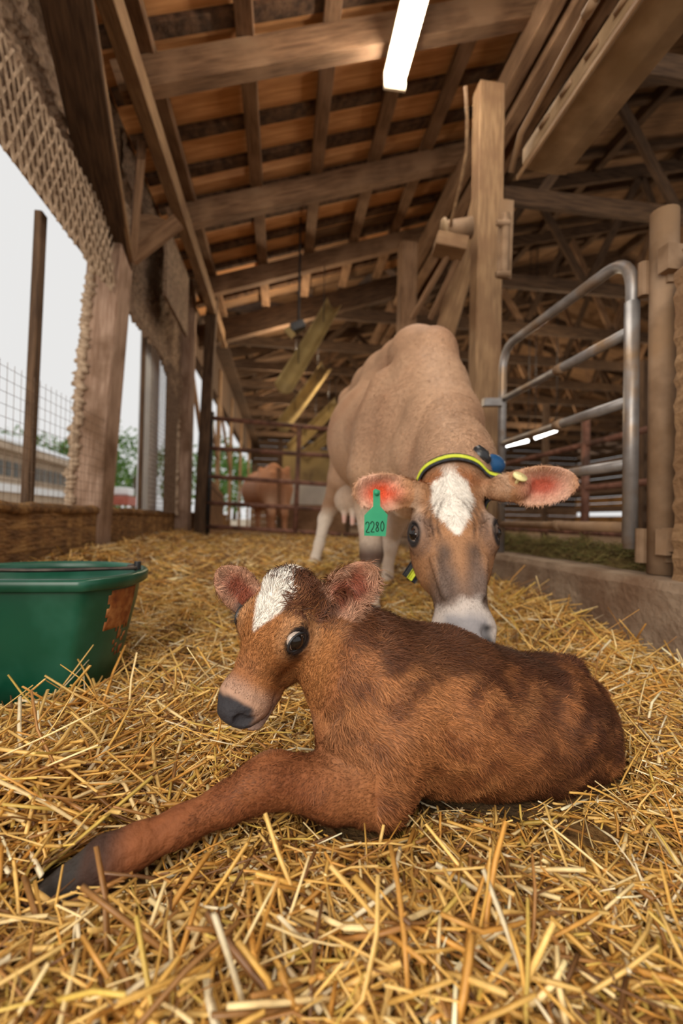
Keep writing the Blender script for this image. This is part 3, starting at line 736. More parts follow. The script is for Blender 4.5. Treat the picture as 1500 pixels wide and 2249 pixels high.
# ================================================================== BODY MODELLER (smooth blended solids -> one continuous mesh)
class Body:
    def __init__(s, xs, ys, zs):
        s.x, s.y, s.z = [np.asarray(a, np.float32) for a in (xs, ys, zs)]
        s.f = np.full((len(xs), len(ys), len(zs)), 1.0, np.float32)
    def _sub(s, lo, hi):
        sl = []
        for a, l, h in zip((s.x, s.y, s.z), lo, hi):
            i0 = max(int(np.searchsorted(a, l)) - 1, 0); i1 = min(int(np.searchsorted(a, h)) + 1, len(a))
            if i1 <= i0: return None, None
            sl.append(slice(i0, i1))
        P = np.stack(np.meshgrid(s.x[sl[0]], s.y[sl[1]], s.z[sl[2]], indexing='ij'), -1)
        return tuple(sl), P
    def _mix(s, sl, d, k, cut):
        f = s.f[sl]
        if cut:
            h = np.clip(0.5 - 0.5 * (f + d) / k, 0, 1) if k > 0 else (f < -d)
            s.f[sl] = f * (1 - h) + (-d) * h + k * h * (1 - h)
        else:
            h = np.clip(0.5 + 0.5 * (d - f) / k, 0, 1)
            s.f[sl] = d * (1 - h) + f * h - k * h * (1 - h)
    def cone(s, a, b, ra, rb, k=0.02, cut=False):
        a, b = np.asarray(a, np.float32), np.asarray(b, np.float32)
        m = max(ra, rb) + k + 0.02
        sl, P = s._sub(np.minimum(a, b) - m, np.maximum(a, b) + m)
        if sl is None: return
        ba = b - a; L2 = float(ba @ ba) + 1e-12
        t = np.clip(((P - a) @ ba) / L2, 0, 1)
        d = np.linalg.norm(P - a - t[..., None] * ba, axis=-1) - (ra + (rb - ra) * t)
        s._mix(sl, d, k, cut)
    def chain(s, pts, k=0.03):
        for p, q in zip(pts[:-1], pts[1:]): s.cone(p[0], q[0], p[1], q[1], k)
    def ell(s, c, r, R=None, k=0.02, cut=False):
        """ellipsoid, R rows = world axes"""
        c = np.asarray(c, np.float32); r = np.asarray(r, np.float32)
        m = float(r.max()) + k + 0.02
        sl, P = s._sub(c - m, c + m)
        if sl is None: return
        q = P - c
        if R is not None: q = q @ np.asarray(R, np.float32).T
        k0 = np.linalg.norm(q / r, axis=-1); k1 = np.linalg.norm(q / (r * r), axis=-1) + 1e-9
        s._mix(sl, k0 * (k0 - 1) / k1, k, cut)
    def ear(s, base, tip, n, W, cup, th, k=0.012, bulge=0.42):
        base, tip = np.asarray(base, float), np.asarray(tip, float)
        L = np.linalg.norm(tip - base); a = (tip - base) / L
        n = n - a * (n @ a); n /= np.linalg.norm(n); b = np.cross(n, a)
        m = L * .25 + W + .02
        sl, P = s._sub(np.minimum(base, tip) - m, np.maximum(base, tip) + m)
        q = P - base
        t = (q @ a) / L; bb = q @ b; c = q @ n
        tc = np.clip(t, 0, 1)
        w = W * (0.34 + 0.66 * np.sin(np.pi * np.clip((tc + .12) / (2 * bulge + .24), 0, .5)) ** 1.1) * np.sqrt(np.clip(1 - np.clip((tc - bulge) / (1 - bulge), 0, 1) ** 2.2, 0, 1))
        c0 = cup * ((bb / W) ** 2 - 1) * np.sin(np.pi * np.clip(tc * .9 + .08, 0, 1)) ** .6
        d = np.maximum(np.abs(c - c0) - th * (1 - .35 * tc), np.maximum(np.abs(bb) - w, np.maximum(-t, t - 1) * L)) * 0.75
        s._mix(sl, d.astype(np.float32), k, False)
    def value(s, P):
        """field at points (nearest grid node)"""
        ix = [np.clip(np.searchsorted(a, P[:, i]), 0, len(a) - 1) for i, a in enumerate((s.x, s.y, s.z))]
        v = s.f[ix[0], ix[1], ix[2]].copy()
        for i, a in enumerate((s.x, s.y, s.z)):
            v[(P[:, i] < a[0]) | (P[:, i] > a[-1])] = 1.0
        return v
    def mesh(s, smooth=2):
        f = s.f; S = f < 0
        nx, ny, nz = f.shape
        cs = np.zeros((nx - 1, ny - 1, nz - 1), np.int8)
        for i in (0, 1):
            for j in (0, 1):
                for k in (0, 1): cs += S[i:nx - 1 + i, j:ny - 1 + j, k:nz - 1 + k]
        I, J, K = np.nonzero((cs > 0) & (cs < 8))
        idx = np.full(cs.shape, -1, np.int32); idx[I, J, K] = np.arange(len(I))
        acc = np.zeros((len(I), 3)); cnt = np.zeros(len(I))
        C = [(0, 0, 0), (1, 0, 0), (0, 1, 0), (1, 1, 0), (0, 0, 1), (1, 0, 1), (0, 1, 1), (1, 1, 1)]
        val = [f[I + a, J + b, K + c] for a, b, c in C]
        pos = [np.stack([s.x[I + a], s.y[J + b], s.z[K + c]], 1) for a, b, c in C]
        for a in range(8):
            for bit in (1, 2, 4):
                if a & bit: continue
                b = a | bit
                m = (val[a] < 0) != (val[b] < 0)
                t = val[a][m] / (val[a][m] - val[b][m])
                acc[m] += pos[a][m] + (pos[b][m] - pos[a][m]) * t[:, None]; cnt[m] += 1
        V = acc / cnt[:, None]
        Fs = []
        for ax in range(3):
            A0 = [slice(0, n) for n in S.shape]; A1 = list(A0)
            A0[ax] = slice(0, S.shape[ax] - 1); A1[ax] = slice(1, S.shape[ax])
            s0, s1 = S[tuple(A0)], S[tuple(A1)]
            E = np.argwhere(s0 != s1)
            flip = s0[tuple(E.T)]
            o1, o2 = [(1, 2), (2, 0), (0, 1)][ax]
            ok = (E[:, o1] > 0) & (E[:, o2] > 0) & (E[:, o1] < S.shape[o1] - 1) & (E[:, o2] < S.shape[o2] - 1)
            E, flip = E[ok], flip[ok]
            def cell(d1, d2):
                e = E.copy(); e[:, o1] -= d1; e[:, o2] -= d2; return idx[e[:, 0], e[:, 1], e[:, 2]]
            q = np.stack([cell(1, 1), cell(0, 1), cell(0, 0), cell(1, 0)], 1)
            q[~flip] = q[~flip][:, ::-1]
            Fs.append(q)
        F = np.concatenate(Fs)
        F = F[(F >= 0).all(1)]
        for _ in range(smooth):
            n = np.zeros_like(V); c = np.zeros(len(V))
            for k in range(4):
                a, b = F[:, k], F[:, (k + 1) % 4]
                for d in range(3):
                    n[:, d] += np.bincount(a, V[b, d], len(V)) + np.bincount(b, V[a, d], len(V))
                c += np.bincount(a, minlength=len(V)) + np.bincount(b, minlength=len(V))
            V = V * .45 + .55 * n / np.maximum(c, 1)[:, None]
        return V, F
def vnormals(V, F):
    n = np.cross(V[F[:, 2]] - V[F[:, 0]], V[F[:, 3]] - V[F[:, 1]])
    N = np.zeros_like(V)
    for k in range(4):
        for d in range(3): N[:, d] += np.bincount(F[:, k], n[:, d], len(V))
    return N / (np.linalg.norm(N, axis=1)[:, None] + 1e-12)
def axis_grid(lo, hi, segs, coarse):
    """grid coordinates, fine inside the given (a, b, step) intervals"""
    out = [lo]
    while out[-1] < hi:
        st = coarse
        for a, b, h in segs:
            if a - h < out[-1] < b: st = min(st, h)
        out.append(out[-1] + st)
    return np.array(out)
def lerpc(C, col, m):
    return C * (1 - m[:, None]) + np.asarray(col)[None] * m[:, None]
def n3(P, s, seed=0.0):
    """cheap 3-d noise in about -1..1"""
    x, y, z = P[:, 0] * s, P[:, 1] * s, P[:, 2] * s
    return (np.sin(x + 1.7 * np.sin(y * .9 + seed) + seed) * np.cos(y * 1.1 + 1.3 * np.sin(z * 1.2 + 2 * seed)) + np.sin(z * 1.3 + 1.9 * np.sin(x * .8 - seed))) * .5 \
        + .35 * np.sin(2.3 * x + 1.2 * np.sin(2.1 * z)) * np.cos(2.7 * y - 1.1 * np.sin(1.9 * x) + seed)
def fur(name, V, F, N, C, count, flow, length, width, lift, parent, m, rs, mask=None, cmul=(0.7, 1.25), clump=0.0):
    """short hair blades rooted on a body, combed along `flow`"""
    r = np.random.default_rng(rs)
    a = np.linalg.norm(np.cross(V[F[:, 2]] - V[F[:, 0]], V[F[:, 3]] - V[F[:, 1]]), axis=1)
    if mask is not None: a = a * mask(V[F].mean(1))
    fi = r.choice(len(F), count, p=a / a.sum())
    w = r.dirichlet(np.ones(4), count)
    P = np.einsum('ij,ijk->ik', w, V[F[fi]]); n = np.einsum('ij,ijk->ik', w, N[F[fi]]); n /= np.linalg.norm(n, axis=1)[:, None] + 1e-9
    c = np.einsum('ij,ijk->ik', w, C[F[fi]])
    fl = flow(P)
    if clump:
        s = 55
        fl = fl + clump * np.stack([n3(P, s, .1), n3(P, s, 1.9), n3(P, s, 4.2)], 1)
    fl = fl + r.normal(size=fl.shape) * .22
    fl = fl - n * (fl * n).sum(1)[:, None]; fl /= np.linalg.norm(fl, axis=1)[:, None] + 1e-9
    Ln = (length(P) if callable(length) else length) * r.uniform(.6, 1.25, count)
    lf = lift * r.uniform(.5, 1.6, count)
    side = np.cross(n, fl) * (width * r.uniform(.7, 1.4, count))[:, None]
    p0 = P - n * .001
    p1 = P + fl * (Ln * .55)[:, None] + n * (Ln * lf)[:, None]
    p2 = P + fl * Ln[:, None] + n * (Ln * lf * .9)[:, None]
    VV = np.stack([p0 - side, p0 + side, p1 - side * .7, p1 + side * .7, p2], 1).reshape(-1, 3)
    b = np.arange(count)[:, None] * 5
    T = np.concatenate([b + [0, 1, 3], b + [0, 3, 2], b + [2, 3, 4]])
    cc = c * r.uniform(cmul[0], cmul[1], count)[:, None]
    me = mesh_from(name, VV, T)
    set_col(me, np.repeat(cc, 5, 0))
    o = obj(name, me, m, parent); o['kind'] = 'stuff'
    return o
def sphere_data(c, r, R=None, nu=20, nv=14):
    c = np.asarray(c, float); r = np.ones(3) * r if np.isscalar(r) else np.asarray(r, float)
    V = [(0, 0, 1)] + [(math.sin(math.pi * i / nv) * math.cos(2 * math.pi * j / nu), math.sin(math.pi * i / nv) * math.sin(2 * math.pi * j / nu), math.cos(math.pi * i / nv)) for i in range(1, nv) for j in range(nu)] + [(0, 0, -1)]
    F = [(0, 1 + j, 1 + (j + 1) % nu) for j in range(nu)]
    for i in range(nv - 2):
        F += [(1 + i * nu + j, 1 + (i + 1) * nu + j, 1 + (i + 1) * nu + (j + 1) % nu, 1 + i * nu + (j + 1) % nu) for j in range(nu)]
    e = 1 + (nv - 1) * nu
    F += [(e, e - nu + (j + 1) % nu, e - nu + j) for j in range(nu)]
    V = np.array(V) * r
    if R is not None: V = V @ np.asarray(R)
    return V + c, F
class Frame:
    """head frame: l = lateral, f = towards the muzzle, u = dorsal"""
    def __init__(s, O, Fv, Lv):
        s.F = camvec(Fv); L = camvec(Lv); L = L - s.F * (L @ s.F); s.L = L / np.linalg.norm(L)
        s.U = np.cross(s.F, s.L)
        if s.U[2] < 0: s.U = -s.U
        s.O = np.asarray(O, float); s.R = np.stack([s.L, s.F, s.U])
    def __call__(s, l, f, u): return s.O + s.L * l + s.F * f + s.U * u
    def local(s, P): return (P - s.O) @ s.R.T
# ================================================================== CALF
CB = Body(axis_grid(-0.40, 0.80, [(-0.22, 0.10, .0035)], .006),
          axis_grid(0.46, 1.12, [(0.62, 0.90, .0035)], .006),
          axis_grid(-0.05, 0.46, [(0.12, 0.46, .0035)], .006))
eyeN = PD(655, 1403, 0.735)
HF = Frame((0, 0, 0), (-.44, -.85, .33), (.82, -.17, .55))
HF.O = eyeN - HF.L * 0.067 + HF.U * 0.004
E = lambda l, f, u, r, k=.018, cut=False: [CB.ell(HF(s * l, f, u), r, HF.R, k, cut) for s in ((1, -1) if l else (1,))]
# trunk
CB.chain([(PD(850, 1550, .82), .112), (PD(960, 1540, .865), .132), (PD(1080, 1570, .905), .124), (PD(1195, 1588, .94), .116), (PD(1262, 1600, .95), .082)], .03)
CB.ell(PD(1010, 1620, .86), (.17, .10, .085), None, .05)
CB.cone(PD(1180, 1476, .95), PD(1245, 1484, .97), .036, .040, .025)
CB.cone(PD(1215, 1560, .86), PD(1245, 1640, .88), .03, .03, .04)      # hip bones
CB.cone(PD(1290, 1530, .99), PD(1320, 1640, .97), .034, .03, .04)       # tail head
CB.cone(PD(1325, 1620, .95), PD(1300, 1690, .93), .022, .016, .02)      # tail
# shoulder, chest, neck
CB.ell(PD(845, 1570, .785), (.085, .075, .115), None, .05)
CB.cone(PD(825, 1600, .79), PD(790, 1640, .775), .082, .062, .04)
CB.chain([(PD(860, 1480, .84), .098), (PD(790, 1440, .82), .080), (PD(735, 1405, .81), .064)], .04)
CB.cone(PD(725, 1480, .795), PD(800, 1600, .785), .050, .072, .04)
# head
E(0, -.040, -.032, (.063, .060, .050))
E(0, -.002, -.030, (.066, .058, .045))
E(.047, .002, -.014, (.026, .030, .026))
E(.010, -.072, -.018, (.036, .026, .026), .025)
CB.cone(HF(0, .02, -.034), HF(-.003, .110, -.036), .041, .033, .025)
E(0, .122, -.042, (.047, .034, .040), .02)
CB.cone(HF(0, -.05, -.118), HF(0, .05, -.108), .044, .030, .03)
E(0, .146, -.033, (.039, .020, .029), .012)
CB.cone(HF(0, -.035, -.098), HF(0, .112, -.074), .040, .023, .025)
E(.028, -.022, -.080, (.034, .062, .060), .025)
CB.cone(HF(0, .10, -.090), HF(0, .146, -.092), .026, .020, .012)       # lower lip
E(.029, .150, -.018, (.012, .011, .010), .006, True)                  # nostrils
for s in (1, -1):
    CB.cone(HF(s * .031, .149, -.022), HF(s * .043, .138, -.032), .006, .004, .005, True)
    CB.ell(HF(s * .0735, .004, -.007), (.014, .0195, .014), HF.R, .008, True)
    CB.cone(HF(s * .030, .075, -.085), HF(s * .026, .125, -.062), .0022, .003, .004, True)
# ears
nE = camvec((-.35, -.1, .9)); fE = camvec((.25, .0, .95))
CB.ear(PD(722, 1335, .80), PD(826, 1243, .79), nE, .038, .022, .0055, .014)
CB.ear(PD(566, 1340, .845), PD(478, 1247, .845), fE, .036, .016, .0055, .014)
CB.cone(PD(705, 1345, .805), PD(735, 1322, .80), .026, .022, .02)
CB.cone(PD(585, 1345, .84), PD(555, 1325, .845), .026, .020, .02)
# stretched foreleg
CB.chain([(PD(845, 1610, .765), .072), (PD(828, 1728, .745), .056)], .035)
CB.chain([(PD(828, 1735, .742), .052), (PD(735, 1728, .725), .047), (PD(600, 1710, .705), .036), (PD(560, 1728, .70), .034)], .02)
CB.chain([(PD(575, 1722, .70), .034), (PD(500, 1762, .69), .0275), (PD(400, 1812, .665), .0245), (PD(300, 1858, .64), .0265), (PD(232, 1893, .625), .031)], .015)
CB.chain([(PD(232, 1893, .625), .031), (PD(160, 1945, .605), .026), (PD(120, 1975, .59), .027)], .015)
# folded far foreleg under the brisket
CB.chain([(PD(820, 1690, .83), .05), (PD(700, 1745, .82), .03)], .02)
# near hind leg folded along the belly
CB.ell(PD(1215, 1600, .885), (.075, .05, .085), None, .045)
CB.chain([(PD(1200, 1590, .885), .075), (PD(1130, 1655, .855), .046), (PD(1075, 1678, .845), .036)], .035)
CB.chain([(PD(1075, 1690, .84), .030), (PD(1200, 1690, .865), .034), (PD(1315, 1665, .90), .034)], .03)
V, F = CB.mesh(2)
N = vnormals(V, F)
# ---- coat colours (the hair's own pattern)
H = HF.local(V); l, f, u = H.T
d2 = lambda p: np.linalg.norm(V - p, axis=1)
head = sstep(.20, .15, np.linalg.norm((H - [0, .02, -.03]) / [.7, 1, 1], axis=1)) * (f < .3)
C = np.tile(np.array([.335, .125, .044]), (len(V), 1))
nz, nz2 = n3(V, 24, .4), n3(V, 70, 2.2)
camx = (V - EYE) @ RIGHT; dep = (V - EYE) @ FWD; px = CX + FPX * camx / dep; py = CY - FPX * ((V - EYE) @ UP) / dep
body = 1 - head
C = lerpc(C, (.46, .19, .066), body * sstep(.1, .7, nz) * .6)
C = lerpc(C, (.50, .21, .075), body * np.exp(-(d2(PD(930, 1500, .74)) / .10) ** 2) * .55)
C = lerpc(C, (.19, .060, .020), body * sstep(-.1, .7, nz2 + nz * .6) * .75)
top = sstep(.10, .95, N[:, 2]) * sstep(.16, .28, V[:, 2])
C = lerpc(C, (.085, .030, .013), body * sstep(.12, .65, top + .25 * nz2 + .12 * nz) * .88)             # dark wet topline
rump = sstep(.30, .56, V[:, 0])
C = lerpc(C, (.075, .026, .012), body * rump * sstep(-.6, .4, .3 * nz + .5 * nz2 + .3) * .93)
C = lerpc(C, (.50, .24, .11), body * np.exp(-(d2(PD(760, 1640, .74)) / .06) ** 2) * .7)             # pale brisket
C = lerpc(C, (.13, .045, .018), body * np.exp(-(d2(PD(770, 1400, .80)) / .075) ** 2) * sstep(-.4, .5, nz2 + .4) * .9)
leg = sstep(.18, .02, V[:, 0]) * sstep(.20, .12, V[:, 2]) * body
C = lerpc(C, (.20, .062, .022), leg * .8)
C = lerpc(C, (.055, .028, .020), leg * sstep(-.185, -.235, V[:, 0]))
hoof = sstep(-.245, -.262, V[:, 0])
C = lerpc(C, (.045, .038, .034), hoof)
# head
C = lerpc(C, (.40, .165, .055), head)
C = lerpc(C, (.26, .095, .035), head * sstep(.01, .05, u + .5 * 0) * .0)
C = lerpc(C, (.30, .12, .05), head * sstep(.03, .10, f) * sstep(.045, .01, np.abs(l)) * sstep(-.06, -.02, u) * .8)
C = lerpc(C, (.10, .034, .014), head * sstep(-.055, -.072, f + .010 * nz2) * sstep(-.05, -.02, u))      # dark poll curls
C = lerpc(C, (.12, .04, .016), head * sstep(-.02, -.06, f + .012 * nz2) * sstep(.010, .030, l - .012) * sstep(-.075, -.03, u) * .85)
bw = np.interp(f, [-.085, -.075, -.055, -.030, -.005, .022, .034], [.010, .026, .036, .032, .017, .0, -.03])
blaze = sstep(.003, -.003, np.abs(l + .007) - bw + .004 * nz2) * head * (u > -.03)
C = lerpc(C, (.86, .80, .72), blaze)
C = lerpc(C, (.46, .30, .22), head * sstep(.085, .112, f) * .7)
C = lerpc(C, (.035, .032, .036), head * sstep(.122, .130, f + .003 * nz2 + .12 * np.clip(-.02 - u, 0, 1) * 0) * sstep(-.066, -.056, u + .15 * (f - .14)) * sstep(.046, .036, np.abs(l)))        # nose leather
C = lerpc(C, (.58, .40, .32), head * sstep(.10, .125, f) * sstep(-.060, -.075, u))                         # pale chin
for s in (1, -1):
    e = HF(s * .067, .004, -.007); dl = np.linalg.norm((V - e) @ HF.R.T / [1, 1.25, 1], axis=1)
    C = lerpc(C, (.50, .27, .13), head * sstep(.045, .028, dl) * .5)
    C = lerpc(C, (.02, .012, .010), sstep(.0245, .019, dl))
    C = lerpc(C, (.03, .015, .010), head * np.exp(-((l - s * .058) / .012) ** 2 - ((f - .026) / .010) ** 2 - ((u + .02) / .014) ** 2) * .9)
# ears: pink hollow, pale rim
for base, tip, nn, W in ((PD(722, 1335, .80), PD(826, 1243, .79), nE, .041), (PD(566, 1340, .845), PD(478, 1247, .845), fE, .036)):
    L_ = np.linalg.norm(tip - base); a = (tip - base) / L_; n_ = nn - a * (nn @ a); n_ /= np.linalg.norm(n_); b_ = np.cross(n_, a)
    q = V - base; t = q @ a / L_; bb = q @ b_ / W; cc = q @ n_
    isE = (t > .04) & (t < 1.08) & (np.abs(bb) < 1.15) & (np.abs(cc) < .03)
    front = isE & (N @ n_ > 0)
    C = lerpc(C, (.26, .10, .05), isE * 1.0 * (~front))
    C = lerpc(C, (.46, .24, .15), front * 1.0)
    C = lerpc(C, (.24, .065, .035), front * sstep(.8, .25, np.abs(bb - .05)) * sstep(.98, .6, t) * sstep(.02, .2, t))
    C = lerpc(C, (.34, .17, .10), front * sstep(.78, .95, np.maximum(np.abs(bb), t)))
MT['coat'] = vcol_mat('calf_coat', .7, .2, .55, 90, 0.0, .12, 60)
me = mesh_from('calf', V, F, True); set_col(me, np.clip(C, 0, 1))
calf = obj('calf', me, 'coat', label='newborn red-brown calf with a white forehead blaze lying on the straw', cat='calf')
MT['hair'] = vcol_mat('calf_hair', .55, .22)
def calf_flow(P):
    Hh = HF.local(P)
    hd = (np.linalg.norm((Hh - [0, .02, -.03]) / [.8, 1, 1], axis=1) < .17)[:, None]
    fl = np.where(hd, -HF.F * 1.0 + HF.L * np.sign(Hh[:, :1]) * .25, RIGHT * .75 + UP * -.55 + FWD * .1)
    lg = ((P[:, 0] < .15) & (P[:, 2] < .13) & ~hd[:, 0])[:, None]
    return np.where(lg, A([-.85, -.3, -.2]), fl)
def calf_len(P):
    Hh = HF.local(P)
    r_ = np.linalg.norm((Hh - [0, .02, -.03]) / [.8, 1, 1], axis=1)
    L_ = np.where(r_ < .17, .0080, .0175)
    L_ = np.where((r_ < .17) & (Hh[:, 1] < -.045) & (Hh[:, 2] > -.06), .019, L_)
    L_ = np.where((P[:, 0] < .15) & (P[:, 2] < .13) & (r_ > .17), .0075, L_)
    L_ = np.where((r_ < .22) & (np.abs(Hh[:, 0]) > .07) & (Hh[:, 1] < -.02) & (Hh[:, 2] > -.05), .0075, L_)
    return np.where((Hh[:, 1] > .085) & (r_ < .2), .003, L_)
def calf_mask(P):
    Hh = HF.local(P)
    m = np.where(np.linalg.norm(Hh - [.067, .004, -.007], axis=1) < .024, 0.0, 1.0)
    m = np.where((Hh[:, 1] > .118) & (np.abs(Hh[:, 0]) < .042) & (Hh[:, 2] > -.055), 0.0, m)
    n_ = (P[:, 0] < -.25)
    m = np.where(n_, 0, m)
    return m * np.where(np.linalg.norm(Hh, axis=1) < .18, 1.6, 1.0)
# dark curls on the poll
def curl_mask(P):
    Hh = HF.local(P)
    return ((Hh[:, 1] < -.040) & (Hh[:, 1] > -.12) & (Hh[:, 2] > -.08) & (Hh[:, 0] > -.05) & (Hh[:, 0] < .08) & ((Hh[:, 1] < -.082) | (Hh[:, 0] > .030))) * 1.0
Cd = np.tile(np.array([.10, .036, .016]), (len(V), 1))
fur('poll_curls', V, F, N, Cd, 2000, lambda P: np.stack([n3(P, 60, .3), n3(P, 60, 2.0), n3(P, 60, 3.3)], 1) + HF.F * .5, .021, .0008, .34, calf, 'hair', 9, curl_mask, (.5, 1.8))
fur('fur', V, F, N, C, 150000, calf_flow, calf_len, .00055, .26, calf, 'hair', 3, calf_mask, (.45, 1.35), clump=.6)
# ---- eyes
MT['eye'] = mat('dark_wet_eye', (0.010, 0.007, 0.006), rough=0.08, spec=0.5)
MT['lid'] = mat('grey_brown_lid', (.07, .045, .035), (.12, .08, .06), .6, 60)
MT['sclera'] = mat('eye_white', (0.42, 0.33, 0.27), rough=0.2, spec=0.4)
def eye(fr, s, l, f_, u_, r, parent, look, axis=None, lid=0, lidw=.14):
    c_ = fr(s * l, f_, u_)
    Vv, Ff = sphere_data(c_, r)
    o = obj('eyeball', mesh_from('eyeball', Vv, Ff, True), 'sclera', parent)
    PINV[o.name] = Matrix.Identity(4)
    dr = fr.L * s * look[0] + fr.F * look[1] + fr.U * look[2]; dr /= np.linalg.norm(dr)
    Vv, Ff = sphere_data(c_ + dr * r * .11, r * .935)
    obj('iris', mesh_from('iris', Vv, Ff, True), 'eye', o)
    # lids: dark rim
    a1 = np.cross(dr, fr.U); a1 /= np.linalg.norm(a1); a2 = np.cross(a1, dr); a2 = a2 * np.sign(a2 @ fr.U)
    if axis is not None:
        a1 = axis - dr * (axis @ dr); a1 /= np.linalg.norm(a1); a2 = np.cross(dr, a1); a2 = a2 * np.sign(a2[2])
    rim = [c_ + dr * r * .55 + a1 * r * 1.02 * math.cos(t) + a2 * r * .78 * math.sin(t) for t in np.linspace(0, 2 * math.pi, 28)[:-1]]
    tube('eyelid', rim, r * lidw, 'black', parent, 8, True)
    if lid:
        Vv, Ff = sphere_data(c_, r * 1.05, None, 28, 20)
        keepv = [(v - c_) @ a2 / r > lid - .25 * ((v - c_) @ a1 / r) ** 2 for v in Vv]
        Ff = [q_ for q_ in Ff if all(keepv[i_] for i_ in q_)]
        ul = obj('upper_lid', mesh_from('upper_lid', Vv, Ff, True), 'lid', parent)
        sm_ = ul.modifiers.new('thickness', 'SOLIDIFY'); sm_.thickness = r * .08; sm_.offset = 1
    b = MB()
    for t in np.linspace(.35, 2.6, 22):
        p = c_ + dr * r * .62 + a1 * r * 1.02 * math.cos(t) + a2 * r * .86 * math.sin(t)
        o_ = dr * .9 + a1 * .5 * math.cos(t) + a2 * .7 * math.sin(t)
        b.tube([p, p + o_ * r * .35, p + o_ * r * .6 + a2 * r * .12], [r * .03, r * .022, r * .006], 4)
    b.build('eyelashes', 'black', parent, kind='stuff')
for s in (1, -1):
    eye(HF, s, .0572, .004, -.007, .0172, calf, (1, .22, .12), camvec((.85, .5, 0)) if s > 0 else None)
# ---- hoof claws
MT['hoofm'] = mat('dark_hoof', (0.03, 0.026, 0.024), (0.075, 0.06, 0.05), 0.5, 20, bump=.2)
for k, (dx, dz) in enumerate(((0, .012), (.006, -.014))):
    a_, b_ = PD(128, 1972 - 10 * k, .592 + .02 * k), PD(48, 2018 - 6 * k, .565 + .02 * k)
    tube('hoof', [a_, (a_ * .55 + b_ * .45), b_ * .93 + a_ * .07, b_], [.026, .024, .015, .004], 'hoofm', calf, 12)
# ================================================================== COW
KB = Body(axis_grid(0.0, 1.05, [(0.12, 0.80, .0055)], .011),
          axis_grid(0.90, 3.75, [(0.9, 1.62, .0055)], .013),
          axis_grid(0.0, 1.50, [(0.16, 0.78, .0055)], .011))
KF = Frame((0, 0, 0), (-.02, -.84, .54), (.99, .0, .10))
KF.O = PD(1000, 1158, 1.20) - KF.U * .0
K = lambda l, f, u, r, k=.03, cut=False: [KB.ell(KF(s * l, f, u), r, KF.R, k, cut) for s in ((1, -1) if l else (1,))]
XY = np.eye(3)
# trunk: barrel, rump, chest, withers ridge
KB.ell(PD(925, 985, 2.02), (.235, .30, .24), None, .10)
KB.chain([(PD(905, 960, 2.1), .26), (PD(850, 965, 2.5), .31), (PD(838, 955, 2.9), .285)], .08)
KB.ell(PD(828, 940, 3.12), (.235, .26, .25), None, .08)
KB.chain([(PD(953, 768, 1.95), .095), (PD(912, 772, 2.1), .092), (PD(880, 794, 2.3), .090), (PD(845, 820, 2.5), .090), (PD(815, 844, 2.75), .088), (PD(790, 872, 3.0), .085)], .10)
KB.cone(PD(870, 850, 2.5), PD(840, 880, 3.05), .16, .17, .10)
KB.cone(PD(930, 830, 1.98), PD(925, 900, 1.95), .13, .18, .10)
for q, dq in ((762, 3.02), (905, 3.02)):
    KB.cone(PD(q, 880, dq), PD(q + (30 if q < 830 else -30), 915, dq), .05, .09, .10)      # hook bones
KB.cone(PD(770, 905, 3.3), PD(800, 930, 3.35), .05, .06, .06)
# shoulders and brisket
KB.cone(PD(845, 850, 2.05), PD(815, 1030, 2.02), .07, .105, .07)
KB.cone(PD(985, 850, 2.05), PD(1005, 1020, 2.02), .07, .105, .07)
KB.cone(PD(905, 1030, 1.85), PD(900, 1090, 1.98), .13, .10, .08)
# neck
KB.chain([(PD(955, 850, 1.88), .135), (PD(975, 930, 1.68), .125), (PD(1000, 1010, 1.47), .108), (PD(1006, 1050, 1.37), .095)], .07)
KB.cone(PD(930, 1000, 1.72), PD(985, 1120, 1.42), .12, .075, .06)
# head
K(0, -.10, -.075, (.100, .125, .085))
K(0, -.025, -.055, (.100, .10, .060))
K(.084, .0, -.034, (.042, .056, .044), .03)
K(0, -.190, -.036, (.060, .045, .052), .045)
KB.cone(KF(0, .03, -.075), KF(0, .205, -.066), .086, .063, .04)
K(0, .250, -.072, (.080, .052, .060), .03)
K(0, .285, -.060, (.068, .028, .048), .02)
KB.cone(KF(0, -.03, -.155), KF(0, .21, -.125), .075, .045, .04)
K(.060, .0, -.120, (.052, .12, .085), .04)
KB.cone(KF(0, .22, -.135), KF(0, .28, -.125), .048, .036, .02)
K(.048, .275, -.022, (.018, .017, .016), .008, True)
for s in (1, -1):
    KB.cone(KF(s * .053, .276, -.026), KF(s * .070, .262, -.042), .010, .007, .008, True)
    KB.ell(KF(s * .122, .008, -.016), (.020, .030, .024), KF.R, .010, True)
    KB.cone(KF(s * .062, .09, -.010), KF(s * .042, .18, -.008), .012, .013, .02)             # nasal ridge beside the bridge
    for dl in (0, .016, .031):                                                              # wrinkles over the eye
        KB.cone(KF(s * (.046 + dl), -.075 + .3 * dl, .012 - dl * .35), KF(s * (.056 + dl), -.02, .009 - dl * .45), .006, .007, .005, True)
        KB.cone(KF(s * (.056 + dl), -.02, .009 - dl * .45), KF(s * (.052 + dl * .8), .03, .004 - dl * .4), .007, .004, .005, True)
# ears
nL = camvec((.25, -.15, .95)); nR = camvec((-.15, -.25, .95))
EL = (PD(905, 1085, 1.27), PD(776, 1078, 1.24)); ER = (PD(1112, 1072, 1.27), PD(1274, 1062, 1.24))
KB.ear(EL[0], EL[1], nL, .054, .030, .0095, .02)
KB.ear(ER[0], ER[1], nR, .056, .032, .0095, .02)
KB.cone(PD(920, 1085, 1.28), PD(885, 1082, 1.27), .035, .028, .025)
KB.cone(PD(1095, 1072, 1.28), PD(1140, 1072, 1.27), .035, .028, .025)
